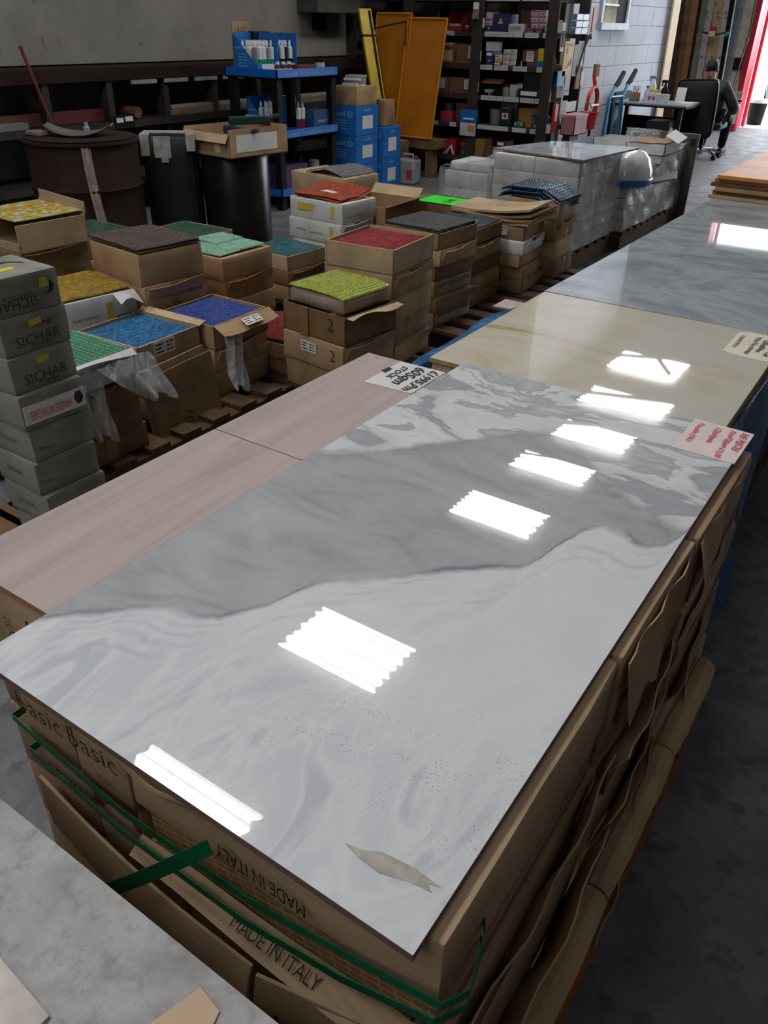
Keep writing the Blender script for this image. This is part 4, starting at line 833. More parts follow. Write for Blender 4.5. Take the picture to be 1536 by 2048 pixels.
# drum and dark rolls
t = thing('metal_drum', 'large brown metal drum with torn paper strip at the left', 'drum', (-4.6, 3.4, 0))
DRUM = cardboard('#33231d', 'dark brown drum steel', .45)
MB().lathe([(.335, 0), (.345, .02), (.335, .04), (.335, .28), (.345, .30), (.335, .32), (.335, .56), (.345, .58), (.335, .60), (.335, .82), (.35, .835), (.35, .85)], 36).build('body', DRUM, t)
MB().lathe([(.33, .85), (.335, .858), (.30, .862)], 32).build('lid', RUST, t)
MB().sheet(lambda u, v: ((.3395 + .004 * math.sin(u * 12)) * math.cos(R(-38 + 9 * u + 16 * v * v)), (.3395 + .004 * math.sin(u * 12)) * math.sin(R(-38 + 9 * u + 16 * v * v)), .83 - .78 * v), 6, 14, .002).build('torn_paper', plain('#9a8d82', .8, var=.25, scale=18, name='crumpled_paper_strip'), t)
o = MB().sheet(lambda u, v: (-.20 + .40 * u, (-.12 + .24 * v) * (1 - .55 * abs(2 * u - 1) ** 2.2), .004 + .055 * abs(2 * u - 1) ** 2.4 + .01 * (2 * v - 1) ** 2), 14, 6, .005).build('curved_offcut', plain('#5f5b57', .7, var=.2), None, (-4.58, 3.38, .8625), (0, 0, R(38))); tag(o, 'grey curved offcut resting on the brown drum lid', 'offcut')
o = MB().softbox((-.07, -.05, 0), (.07, .05, .025), 0, None, .006, 3, .008, 2).build('rag', plain('#7b705c', .9, var=.4, scale=30)); o.location = (-4.76, 3.22, .8625); tag(o, 'stained rag at the edge of the brown drum lid', 'rag')
o = MB().lathe([(.02, 0), (.02, .03), (.012, .04), (.012, .06)], 12).build('bung', PALEST); o.location = (-4.66, 3.5, .8625); tag(o, 'small metal bung behind the curved offcut on the drum', 'bung')
t = thing('membrane_roll', 'upright black roll capped with pale torn tape beside the drum', 'roll', (-4.46, 4.0, 0), R(40))
MB().softbox((-.17, -.13, 0), (.17, .13, .84), 0, None, .05, 4, .01, 1.1, .01).build('roll', plain('#19171c', .5, var=.3), t)
TAPEW = plain('#9c9a94', .7, var=.25, scale=20, name='weathered_pale_tape')
for a, b in (((-.172, -.06, .80), (.172, .06, .846)), ((-.178, -.14, .71), (-.12, .02, .844)), ((.12, -.145, .74), (.178, .0, .845)), ((-.09, -.146, .70), (.02, -.128, .83)), ((-.05, -.147, .67), (.0, -.128, .72))): MB().box(a, b, bev=.003).build('tape', TAPEW, t)
t = thing('black_cylinder', 'tall dark metal cylinder under the cardboard box of tools', 'cylinder', (-4.18, 4.32, 0))
MB().lathe([(.23, 0), (.23, .70), (.22, .715)], 32).build('body', plain('#2a2725', .3, .5, .35, 3, name='dull_dark_metal'), t)
t = thing('cardboard_box', 'open cardboard box of black tools with a white side label', 'carton', (-4.16, 4.33, .716), R(-6))
tray(MB(), .46, .52, .17, .006, (.14, .17, .17, .16)).build('body', CARD[0], t)
MB().sheet(lambda u, v: (-.23 + .46 * u, -.262 - .03 * v, .14 - .05 * v), 4, 2, .003).build('flap', CARD[2], t)
MB().sheet(lambda u, v: (-.2 + .2 * u, .262 + .01 * v, .17 + .03 * v), 3, 2, .003).build('flap', CARD[2], t)
MB().box((.2305, -.20, .03), (.232, .16, .135)).build('white_label', PAPER, t); MB().box((.08, -.2625, .03), (.135, -.2605, .11)).build('warning_label', plain('#d9d08a', .7), t)
for k, (x, y, rz) in enumerate(((-.06, .05, 20), (.08, -.05, -15), (.02, .14, 60))):
    o = MB().box((-.16, -.035, 0), (.12, .035, .05), bev=.008).tube([(.1, 0, .025), (.2, .02, .05)], .014, 8).build('hand_tool', [BLACK, plain('#1f2f52', .5), plain('#1c3a34', .5)][k], None, (-4.16 + x, 4.33 + y, .724 + .052 * k + (.05 if k else .0)), (0, 0, R(rz)))
    tag(o, ['black hand tool lowest in the open cardboard box', 'navy hand tool lying across the open cardboard box', 'dark green hand tool uppermost in the cardboard box'][k], 'tool')
# ------------------------------------------------------------ blue three-tier display stand
SX0, SX1, SY0, SY1 = -5.60, -5.0, 5.74, 6.60
t = thing('display_stand', 'blue and black three-tier sealant display stand', 'stand', ((SX0 + SX1) / 2, (SY0 + SY1) / 2, 0)); hx, hy = (SX1 - SX0) / 2, (SY1 - SY0) / 2
for n_, z in enumerate((1.06, .59, .11)):
    tr = tray(MB(), 2 * hx, 2 * hy, .075, .012).build('tray', BLUE, t, (0, 0, z))
    text('The One Stop Shop!', .30, plain('#7fb4e0', .6, var=0, name='pale_blue_print'), tr, (hx + .001, .03, .038), (0, 1, 0), (0, 0, 1), height=.045)
    for yy in (-.24, .27):
        text('bond it', .13, plain('#7fb4e0', .6, var=0, name='pale_blue_print'), tr, (hx + .001, yy, .036), (0, 1, 0), (0, 0, 1), height=.026)
        MB().sheet(lambda u, v: (hx + .0012, yy + .02 + .055 * math.sin(u * PI) + .012 * v * math.sin(u * PI), .012 + .05 * u), 8, 1, .0006).build('swoosh', plain('#7fb4e0', .6, var=0, name='pale_blue_print'), tr)
for x in (-hx + .05, hx - .05):
    for y in (-hy + .05, hy - .05):
        for z0, z1 in ((0, .11), (.122, .59), (.602, 1.06)): MB().box((x - .035, y - .035, z0), (x + .035, y + .035, z1), bev=.008).build('leg', BLACK, t)
def dispenser(label, x, y, z, w, d, h, lines=True):
    b = thing('display_box', label, 'box', (x, y, z))
    m = MB(); th = .004
    m.box((-w / 2, -d / 2, 0), (w / 2, d / 2, th)); m.box((-w / 2, d / 2 - th, 0), (w / 2, d / 2, h))
    m.box((w / 2 - th, -d / 2, 0), (w / 2, d / 2, h * .30)); m.box((-w / 2, -d / 2, 0), (-w / 2 + th, d / 2, h))
    m.prism([(-w / 2, 0), (w / 2, 0), (w / 2, h * .30), (w / 2 - .03, h * .32), (-w / 2, h)], -d / 2, -d / 2 + th).build('card_case', BLUEBOX, b)
    PB = plain('#9cc6ea', .6, var=0, name='pale_blue_small_print')
    text('bond it', w * .36, PB, b, (-w * .28, -d / 2 - .001, h * .66), (1, 0, 0), (0, 0, 1))
    for k in range(6): MB().box((-w * .3, -d / 2 - .001, h * (.50 - .07 * k)), (w * (.05 + .04 * (k % 3)), -d / 2 - .0002, h * (.515 - .07 * k))).build('print_line', PB, b)
    MB().box((w / 2, -d * .28, h * .02), (w / 2 + .004, d * .28, h * .28)).build('price_label', PAPER, b)
    return b
def cart(label, x, y, z, body, ink, lay=False, s=1.0, group=None):
    c = thing('sealant_tube', label, 'sealant', (x, y, z), 0, group)
    MB().lathe([(.024, 0), (.024, .205), (.020, .21)], 12).build('barrel', body, c); MB().lathe([(.0245, .04), (.0245, .12)], 12, cap=False).build('printed_band', ink, c)
    MB().lathe([(.009, .21), (.009, .225), (.013, .228), (.006, .262)], 10).build('nozzle', WHITE, c); return c
GRN = plain('#1f8a55', .5); NAVY = plain('#1c2a44', .5); CRIM = plain('#a52034', .5); VIO = plain('#5a2a5e', .5); SILV = plain('#8d9096', .4, .3)
z = 1.073
dispenser('blue display box of white and green sealant tubes on the top tier', -5.40, 5.94, z, .26, .28, .32)
words5 = ['leftmost', 'second from the left', 'middle', 'fourth from the left', 'rightmost']
for r_ in range(3):
    for k in range(5): cart('white and green sealant tube, %s in the %s row, top tier' % (words5[k], ['front', 'middle', 'back'][r_]), -5.315 - .07 * r_ , 5.835 + .052 * k, z + .005 + .03 * (r_ > 0) * 0, WHITE if (k + r_) % 3 else SILV, GRN)
dispenser('blue display box of white and black sealant tubes on the top tier, farther one', -5.40, 6.24, z, .26, .20, .32)
for r_ in range(2):
    for k in range(3): cart('white and black sealant tube, %s in the %s row, top tier' % (['left', 'middle', 'right'][k], ['front', 'back'][r_]), -5.315 - .07 * r_, 6.185 + .055 * k, z + .005, WHITE if k != 1 else NAVY, BLACK)
for k in range(3):
    o = thing('bottle', 'small brown bottle with white cap on the top tier, %s of three' % ['nearest', 'middle', 'farthest'][k], 'bottle', (-5.09, 5.86 + .075 * k, z)); MB().lathe([(.028, 0), (.028, .075), (.014, .09), (.014, .095)], 14).build('glass', plain('#5a2d1c', .2), o); MB().lathe([(.0285, .02), (.0285, .065)], 14, cap=False).build('label_band', CREAM, o); MB().lathe([(.017, .095), (.017, .115)], 12).build('cap', WHITE, o)
o = MB().box((-.05, -.13, 0), (.05, .13, .085), bev=.004).build('box', plain('#5a1f22', .6)); o.location = (-5.12, 6.24, z); tag(o, 'dark red box lying at the front of the top tier', 'box')
o = thing('jar', 'clear jar with black lid at the right end of the top tier', 'jar', (-5.12, 6.48, z)); MB().lathe([(.045, 0), (.047, .08), (.043, .10)], 16).build('glass', plain('#a9b2b6', .15, spec=.7), o); MB().lathe([(.048, .10), (.048, .125)], 16).build('lid', BLACK, o)
o = MB().box((-.006, -.11, 0), (.006, .11, .40), bev=.002).build('backing_card', CARD[0]); o.location = (-5.555, 5.93, z); tag(o, 'brown card with a handwritten price standing behind the top tier tubes', 'card')
text('3.50', .1, INK, o, (.007, .0, .34), (0, 1, 0), (0, 0, 1), thin=True, name='handwriting')
o = MB().box((-.05, -.10, 0), (.05, .10, .33), bev=.004).build('box', plain('#0d1a2c', .5, var=.3)); o.location = (-5.53, 6.12, z); tag(o, 'dark box standing behind the tubes on the top tier', 'box')
z = .603
dispenser('blue display box of red and white sealant tubes on the middle tier', -5.38, 6.02, z, .24, .26, .30)
for r_ in range(2):
    for k in range(4): cart('white sealant tube with coloured band, %s in the %s row, middle tier' % (['leftmost', 'second', 'third', 'rightmost'][k], ['front', 'back'][r_]), -5.30 - .07 * r_, 5.93 + .058 * k, z + .005, WHITE, [CRIM, CRIM, VIO, VIO][k])
for k in range(2): cart('loose sealant tube with a purple band on the middle tier, %s one' % ['nearer', 'farther'][k], -5.16, 6.20 + .06 * k, z, WHITE, [VIO, CRIM][k])
o = MB().box((-.10, -.13, 0), (.10, .13, .19), bev=.004).build('box', plain('#173f63', .5, var=.1)); o.location = (-5.15, 6.42, z); tag(o, 'dark blue printed box at the right of the middle tier', 'box')
text('bond it', .14, plain('#9cc6ea', .6, var=0, name='pale_blue_small_print'), o, (.101, .0, .10), (0, 1, 0), (0, 0, 1))
o = MB().lathe([(.05, 0), (.05, .22)], 16).build('plaster_tube', CREAM); o.location = (-5.2, 6.46, .123); tag(o, 'cream tube standing on the lowest tier', 'tube')
o = MB().box((-.12, -.16, 0), (.12, .16, .24), bev=.004).build('box', plain('#3b2b4d', .5, var=.4, scale=14)); o.location = (-5.17, 6.02, .123); tag(o, 'dark printed box on the lowest tier of the display stand', 'box')
for k in range(3): MB().box((.1205, .02, .02 + .07 * k), (.122, .06, .075 + .07 * k)).build('picture', [plain('#7a2a33', .6), plain('#5f4a6b', .6), plain('#2a5f8e', .6)][k], o)
# ------------------------------------------------------------ blue boxes, carton and jerry can beside the stand
def bluebox(label, x0, x1, y0, y1, z0, z1):
    cx, cy = (x0 + x1) / 2, (y0 + y1) / 2; w, d, h = x1 - x0, y1 - y0, z1 - z0
    o = MB().box((-w / 2, -d / 2, 0), (w / 2, d / 2, h), bev=.004).build('printed_box', BLUEBOX, None, (cx, cy, z0)); tag(o, label, 'box')
    PB = plain('#a9cdec', .6, var=0, name='pale_logo_print')
    text('bond it', w * .6, PB, o, (-.02, -d / 2 - .001, h * .74), (1, 0, 0), (0, 0, 1)); MB().sheet(lambda u, v: (.05 + .05 * math.sin(u * PI) + .01 * v, -d / 2 - .0012, h * (.62 + .24 * u)), 8, 1, .0006).build('swoosh', PB, o)
    text('bond it', d * .3, PB, o, (w / 2 + .001, 0, h * .86), (0, 1, 0), (0, 0, 1))
    for k in range(4): MB().box((-w * .36, -d / 2 - .001, h * (.5 - .09 * k)), (w * .1, -d / 2 - .0003, h * (.52 - .09 * k))).build('print_line', PB, o)
    MB().box((w / 2, -d * .22, h * .22), (w / 2 + .0012, d * .24, h * .66)).build('white_label', PAPER, o); return o
for k in range(3): bluebox('blue printed box beside the display stand, %s of the front column' % ['lowest', 'middle', 'topmost'][k], -5.30, -5.0, 6.88, 7.26, .265 * k, .265 * (k + 1) - .002)
for k in range(2): bluebox('blue printed box behind the front column, %s of two' % ['lower', 'upper'][k], -5.26, -4.96, 7.30, 7.62, .29 * k, .29 * (k + 1) - .002)
o = MB().softbox((-.15, -.17, 0), (.15, .17, .165), 0, None, .004, 3, .003, 1.4, .003).build('carton', CARD[0], None, (-5.15, 7.06, .795)); tag(o, 'brown carton on top of the blue printed boxes', 'carton')
for k in range(4):
    o = MB().box((-.09, -.07, 0), (.09, .07, .022), bev=.003).build('paper_pad', PAPER if k % 2 == 0 else plain('#8f9299', .7), None, (-5.13 + .006 * k, 7.02 + .012 * (k % 2), .961 + .023 * k), (0, 0, R(6 * k))); tag(o, '%s pad of the small paper pile on the brown carton' % ['lowest', 'second', 'third', 'topmost'][k], 'paper')
o = MB().softbox((-.10, -.10, 0), (.10, .10, .24), 0, None, .004, 3, .003, 1.9).build('carton', CARD[1], None, (-5.1, 7.46, .582)); tag(o, 'narrow brown carton on the rear blue box', 'carton'); 
t = thing('jerry_can', 'translucent plastic jerry can on the floor by the blue boxes', 'can', (-4.93, 7.75, 0), R(5))
MB().box((-.11, -.09, 0), (.11, .09, .25), bev=.025).build('body', plain('#8f948f', .35, var=.1), t); MB().tube([(-.06, 0, .25), (-.06, 0, .29), (.05, 0, .29), (.05, 0, .25)], .013, 8).build('handle', plain('#8f948f', .35, var=.1), t); MB().lathe([(.025, .25), (.025, .28)], 12, M=Tm((.085, 0, 0))).build('cap', plain('#9f2a2a', .5), t)
MB().box((.02, -.092, .05), (.09, -.0895, .15)).build('red_label', plain('#9a3b3b', .6), t)
# ------------------------------------------------------------ goods rack against the back wall
t = thing('shelf_rack', 'tall dark steel shelf rack of fixings and cartons at the back', 'rack', (-4.9, 8.9, 0)); RK = cardboard('#3a322f', 'dark_brown_rack_steel', .35)
SHZ = (.215, .555, .84, 1.125, 1.425, 1.735, 2.1)
posts = (-6.22, -5.46, -4.60, -3.76)
for i, x in enumerate(posts):
    for y in (8.48, 9.25): MB().box((x + 4.9 - .055, y - 8.9 - .02, 0), (x + 4.9 + .055, y - 8.9 + .02, 2.6)).build('upright', RK, t)
for z in SHZ:
    for a, b in zip(posts[:-1], posts[1:]): MB().box((a + 4.9 + .056, -.40, z - .045), (b + 4.9 - .056, .34, z)).build('shelf', RK, t)
ps = MB(); 
for k in range(40): ps.box((posts[3] + 4.9 + .02, -.4225, .25 + .045 * k), (posts[3] + 4.9 + .032, -.4205, .268 + .045 * k))
tag(ps.build('punched_holes', plain('#8b8580', .6), t), None, None, None, 'stuff')
RACK_ITEMS = [
    ('parts_bin', 'red plastic parts bin, larger one on the second shelf from the top', 'bin', '#8a2430', -5.005, -4.798, 1.425, 0.179, 0.3, 'bin'),
    ('parts_bin', 'dark red parts bin right of the larger red bin', 'bin', '#6a1c28', -4.791, -4.725, 1.425, 0.151, 0.3, 'bin'),
    ('parts_bin', 'dark red parts bin behind the orange sheets with yellow tags', 'bin', '#5c1a26', -5.16, -5.017, 1.425, 0.145, 0.3, 'bin'),
    ('fixings_box', 'tall navy blue box stack with yellow emblem beside the white boxes', 'box', '#232a52', -4.448, -4.282, 1.425, 0.161, 0.25, 'emblem'),
    ('fixings_box', 'white box uppermost above the navy boxes', 'box', '#b9b6b8', -4.537, -4.462, 1.548, 0.048, 0.15, ''),
    ('fixings_box', 'pinkish white box second above the navy boxes', 'box', '#b5a5a8', -4.542, -4.467, 1.478, 0.07, 0.15, 'red'),
    ('fixings_box', 'small navy box with yellow emblem, lowest beside the post', 'box', '#232a52', -4.542, -4.448, 1.425, 0.053, 0.2, 'emblem'),
    ('printed_box', 'flat pale printed box leaning at the front of the second shelf', 'box', '#b8bab4', -4.275, -4.095, 1.425, 0.074, 0.08, 'grey'),
    ('carton', 'brown carton behind the pale printed box', 'carton', '#5a4336', -4.193, -4.071, 1.425, 0.197, 0.2, ''),
    ('fixings_box', 'red and blue flat box, left one under the six white and red boxes', 'box', '#38345e', -4.071, -3.977, 1.425, 0.043, 0.2, 'red'),
    ('fixings_box', 'red and blue flat box, right one under the six white and red boxes', 'box', '#38345e', -3.972, -3.884, 1.425, 0.047, 0.2, 'red'),
    ('fixings_box', 'white and red label box, lower left of the six stacked together', 'box', '#c4b9bd', -4.022, -3.945, 1.468, 0.055, 0.18, 'red'),
    ('fixings_box', 'white and red label box, lower right of the six stacked together', 'box', '#c4b9bd', -3.929, -3.853, 1.468, 0.055, 0.18, 'red'),
    ('fixings_box', 'white and red label box, middle left of the six stacked together', 'box', '#c4b9bd', -4.029, -3.953, 1.523, 0.051, 0.18, 'red'),
    ('fixings_box', 'white and red label box, middle right of the six stacked together', 'box', '#c4b9bd', -3.936, -3.861, 1.523, 0.051, 0.18, 'red'),
    ('fixings_box', 'white and red label box, upper left of the six stacked together', 'box', '#c4b9bd', -4.036, -3.96, 1.574, 0.046, 0.18, 'red'),
    ('fixings_box', 'white and red label box, upper right of the six stacked together', 'box', '#c4b9bd', -3.943, -3.868, 1.574, 0.046, 0.18, 'red'),
    ('fixings_box', 'bright green box with white label on the second shelf', 'box', '#1e8a3c', -3.873, -3.766, 1.425, 0.064, 0.18, 'white'),
    ('fixings_box', 'navy box with yellow emblem above the bright green box', 'box', '#232a52', -3.833, -3.742, 1.489, 0.05, 0.15, 'emblem'),
    ('carton', 'brown carton behind the orange sheets with tan patch', 'carton', '#6b4a35', -5.059, -4.878, 1.125, 0.196, 0.3, 'tan'),
    ('carton', 'brown carton with long white label left of the dark post', 'carton', '#71503a', -4.871, -4.651, 1.125, 0.18, 0.3, 'rlabel'),
    ('fixings_box', 'navy box with yellow emblem at the foot of the three-box pile', 'box', '#252c5a', -4.507, -4.418, 1.125, 0.068, 0.2, 'emblem'),
    ('fixings_box', 'navy box with white label in the middle of the three-box pile', 'box', '#2b2f66', -4.508, -4.42, 1.193, 0.059, 0.2, 'white'),
    ('fixings_box', 'plain white box on top of the three-box pile', 'box', '#b9bbc6', -4.516, -4.422, 1.252, 0.085, 0.2, ''),
    ('fixings_box', 'red and white flat box on the third shelf', 'box', '#8c3a45', -4.404, -4.316, 1.125, 0.032, 0.2, 'white'),
    ('fixings_box', 'cream label box on the red and white flat box', 'box', '#c2bcae', -4.398, -4.316, 1.157, 0.063, 0.18, 'orange'),
    ('fixings_box', 'cream label box, lowest of three beside the flat red box', 'box', '#c2bcae', -4.304, -4.234, 1.125, 0.05, 0.18, 'orange'),
    ('fixings_box', 'cream label box, middle of three beside the flat red box', 'box', '#c2bcae', -4.304, -4.229, 1.175, 0.049, 0.18, 'orange'),
    ('fixings_box', 'cream label box, uppermost of three beside the flat red box', 'box', '#c2bcae', -4.305, -4.23, 1.224, 0.049, 0.18, 'orange'),
    ('carton', 'square brown carton with white printed label on the third shelf', 'carton', '#6e4d38', -4.118, -3.939, 1.125, 0.151, 0.25, 'clabel'),
    ('fixings_box', 'small cream box in front of the square brown carton', 'box', '#b9ac97', -4.13, -4.057, 1.125, 0.049, 0.05, ''),
    ('fixings_box', 'blue box under the two yellow boxes', 'box', '#1f5a94', -3.941, -3.83, 1.125, 0.053, 0.2, ''),
    ('fixings_box', 'yellow box, lower of two on the third shelf', 'box', '#c2b11f', -3.909, -3.816, 1.178, 0.057, 0.18, ''),
    ('fixings_box', 'yellow box, upper of two on the third shelf', 'box', '#c9b822', -3.912, -3.813, 1.235, 0.057, 0.18, ''),
    ('wooden_float', 'brown wooden float at the right end of the third shelf', 'tool', '#7b6046', -3.821, -3.734, 1.125, 0.088, 0.2, ''),
    ('carton', 'brown carton with white label behind the orange sheet edge', 'carton', '#6b4a36', -5.115, -4.942, 0.84, 0.151, 0.3, 'clabel'),
    ('carton', 'wide brown carton with white label left of the dark post', 'carton', '#6e4e3a', -4.935, -4.66, 0.84, 0.149, 0.3, 'rlabel'),
    ('open_carton', 'open brown carton with its flap up on the fourth shelf', 'carton', '#2a1d16', -4.535, -4.296, 0.84, 0.15, 0.3, 'flap'),
    ('power_tool', 'white and black tool in front of the open carton', 'tool', '#8f9296', -4.495, -4.398, 0.84, 0.057, 0.08, ''),
    ('plastic_tub', 'clear plastic tub beside the small white box', 'tub', '#8b8d85', -4.296, -4.202, 0.84, 0.084, 0.15, ''),
    ('fixings_box', 'small white box with dark lid on the fourth shelf', 'box', '#9ea3a6', -4.192, -4.116, 0.84, 0.116, 0.15, 'darktop'),
    ('card_reader', 'low black machine on the fourth shelf', 'machine', '#141418', -4.101, -3.822, 0.84, 0.083, 0.25, 'white'),
    ('monitor', 'black screen standing on the low black machine', 'monitor', '#0a0a0c', -4.047, -3.844, 0.923, 0.159, 0.05, ''),
    ('slate_sheet', 'grey sheet standing at the right end of the fourth shelf', 'panel', '#6d6a6a', -3.826, -3.748, 0.84, 0.248, 0.2, ''),
    ('fixings_box', 'dark pink box on the fifth shelf left of the post', 'box', '#a03048', -5.029, -4.873, 0.555, 0.101, 0.2, ''),
    ('paint_pot', 'dark green pot on the dark pink box', 'pot', '#2e3a33', -5.022, -4.886, 0.656, 0.08, 0.18, ''),
    ('carton', 'dull red brown box beside the post on the fifth shelf', 'carton', '#5c3730', -4.832, -4.686, 0.555, 0.193, 0.2, ''),
    ('plastic_tub', 'tall grey tub on the fifth shelf', 'tub', '#7f848a', -4.476, -4.317, 0.555, 0.151, 0.2, ''),
    ('powder_packet', 'dark green packet with red top and a round emblem', 'packet', '#16281f', -4.285, -4.148, 0.555, 0.24, 0.15, 'round'),
    ('carton', 'orange brown carton on the fifth shelf', 'carton', '#a0743e', -4.101, -3.932, 0.555, 0.186, 0.25, ''),
    ('scouring_pad', 'teal pad with white paper in front of the orange brown carton', 'pad', '#2a6a5c', -4.111, -3.993, 0.555, 0.058, 0.05, 'white'),
    ('powder_box', 'navy box lettered in white at the right end of the fifth shelf', 'box', '#16224e', -3.908, -3.748, 0.555, 0.128, 0.12, 'drywall'),
    ('red_box', 'red and white box with a black triangle on the lower shelf', 'box', '#a02433', -4.977, -4.807, 0.215, 0.159, 0.2, 'tri'),
    ('green_box', 'green printed box below the blue headed packet', 'box', '#1f5546', -4.743, -4.578, 0.215, 0.158, 0.2, 'red'),
    ('carton', 'tan carton uppermost right of the green printed box', 'carton', '#8d6a3a', -4.572, -4.447, 0.215, 0.192, 0.2, ''),
    ('fixings_box', 'maroon box with white label behind the wrapped pallet', 'box', '#5a2742', -4.354, -4.171, 0.215, 0.135, 0.2, 'white'),
    ('fixings_box', 'maroon box, upper one behind the wrapped pallet', 'box', '#4a2438', -4.297, -4.182, 0.35, 0.059, 0.2, 'white'),
    ('fixings_box', 'slim white and yellow box behind the polished pallet slab', 'box', '#9c9a84', -4.072, -4.001, 0.215, 0.128, 0.1, ''),
    ('printed_bag', 'white bag with blue print on the lower shelf', 'bag', '#8d9295', -5.373, -5.127, 0.215, 0.181, 0.2, 'blue'),
]
STRIPS = [
    (-4.521, -4.193, 1.425),
    (-4.187, -4.086, 1.425),
    (-4.063, -3.909, 1.425),
    (-3.863, -3.713, 1.425),
    (-4.558, -4.403, 1.125),
    (-4.378, -4.221, 1.125),
    (-4.162, -4.003, 1.125),
    (-3.894, -3.735, 1.125),
    (-4.511, -4.241, 0.840),
    (-4.233, -4.064, 0.840),
    (-4.045, -3.885, 0.840),
    (-3.877, -3.726, 0.840),
    (-4.531, -4.155, 0.555),
    (-4.104, -3.945, 0.555),
    (-3.896, -3.736, 0.555),
    (-5.042, -4.888, 1.425),
    (-4.531, -4.149, 1.735),
    (-4.126, -3.719, 1.735),
    (-5.093, -5.027, 0.555),
    (-4.883, -4.800, 0.555),
]
VSTRIPS = [
    (-4.597, -4.569, 1.460, 1.517),
    (-4.559, -4.521, 1.457, 1.544),
    (-4.633, -4.589, 1.163, 1.257),
    (-4.573, -4.534, 1.160, 1.255),
    (-4.626, -4.586, 0.869, 0.966),
    (-4.576, -4.538, 0.871, 0.959),
    (-3.705, -3.658, 1.435, 1.535),
    (-3.741, -3.695, 0.826, 0.914),
    (-3.705, -3.659, 0.530, 0.617),
]
STW = plain('#b9b7ae', .7, var=.1, scale=30, name='price_strip_paper')
for i, (x0, x1, z) in enumerate(STRIPS):
    s_ = MB().box((x0 + 4.9, -.403, z - .043), (x1 + 4.9, -.4005, z + .002)).build('price_strip', STW, t)
    if i not in (12, 13, 18, 19, 1): text(['2.50 Tape  3.20', 'Bits \u00a31.50', 'Screws  \u00a32.75', 'Hinge  \u00a34.10', 'Plugs \u00a31.20'][i % 5], (x1 - x0) * .8, INK if i % 3 else plain('#7b5a5a', .7, var=0), s_, ((x0 + x1) / 2 + 4.9, -.4035, z - .02), (1, 0, 0), (0, 0, 1), thin=True, name='handwriting', height=.022)
for x0, x1, z0, z1 in VSTRIPS: MB().box((x0 + 4.9, -.4235, z0), (x1 + 4.9, -.4205, z1)).build('price_strip', STW, t)
YEL = plain('#b9a52a', .6, var=.1, name='yellow_emblem')
def tshape(w, d, h, mat, name, deco):
    if deco == 'bin':
        m = MB(); th = .006
        m.box((-w / 2, 0, 0), (w / 2, d, th)); m.box((-w / 2, 0, 0), (w / 2, th, h * .38)); m.box((-w / 2, d - th, 0), (w / 2, d, h))
        for s in (-1, 1):
            x = s * (w / 2 - th / 2); m.add([(x - th / 2, 0, 0), (x - th / 2, d, 0), (x - th / 2, d, h), (x - th / 2, d * .35, h), (x - th / 2, 0, h * .4), (x + th / 2, 0, 0), (x + th / 2, d, 0), (x + th / 2, d, h), (x + th / 2, d * .35, h), (x + th / 2, 0, h * .4)],
                  [(0, 1, 2, 3, 4), (9, 8, 7, 6, 5), (0, 5, 6, 1), (1, 6, 7, 2), (2, 7, 8, 3), (3, 8, 9, 4), (4, 9, 5, 0)])
        return m.build(name, mat)
    if name in ('paint_pot', 'plastic_tub'):
        return MB().lathe([(w * .42, 0), (w * .48, h * .9), (w * .5, h * .92), (w * .5, h), (w * .44, h)], 18, M=Tm((0, w / 2, 0))).build(name, mat)
    if name == 'power_tool':
        return MB().box((-w / 2, 0, h * .45), (w / 2, d, h), bev=.006).box((-w * .05, .01, 0), (w * .25, d - .01, h * .5), bev=.006).build(name, mat)
    if name == 'printed_bag':
        return MB().softbox((-w / 2, 0, 0), (w / 2, d, h), 0, None, .02, 3, .012, 4, .01).build(name, mat)
    if name == 'wooden_float':
        return MB().box((-w / 2, 0, 0), (w / 2, d, h * .35), bev=.003).tube([(-w * .3, d / 2, h * .3), (-w * .2, d / 2, h * .8), (w * .2, d / 2, h * .8), (w * .3, d / 2, h * .3)], .014, 8).build(name, mat)
    if name in ('scouring_pad', 'powder_packet'):
        return MB().softbox((-w / 2, 0, 0), (w / 2, d, h), 0, None, .012, 3, .004, 2, .004).build(name, mat)
    if deco == 'flap':
        m = MB(); th = .005; m.box((-w / 2, 0, 0), (w / 2, th, h * .55)); m.box((-w / 2, d - th, 0), (w / 2, d, h * .9)); m.box((-w / 2, 0, 0), (-w / 2 + th, d, h * .7)); m.box((w / 2 - th, 0, 0), (w / 2, d, h * .7)); m.box((-w / 2, 0, 0), (w / 2, d, th)); return m.build(name, mat)
    return MB().box((-w / 2, 0, 0), (w / 2, d, h), bev=min(.004, h * .1)).build(name, mat)
used_y = []
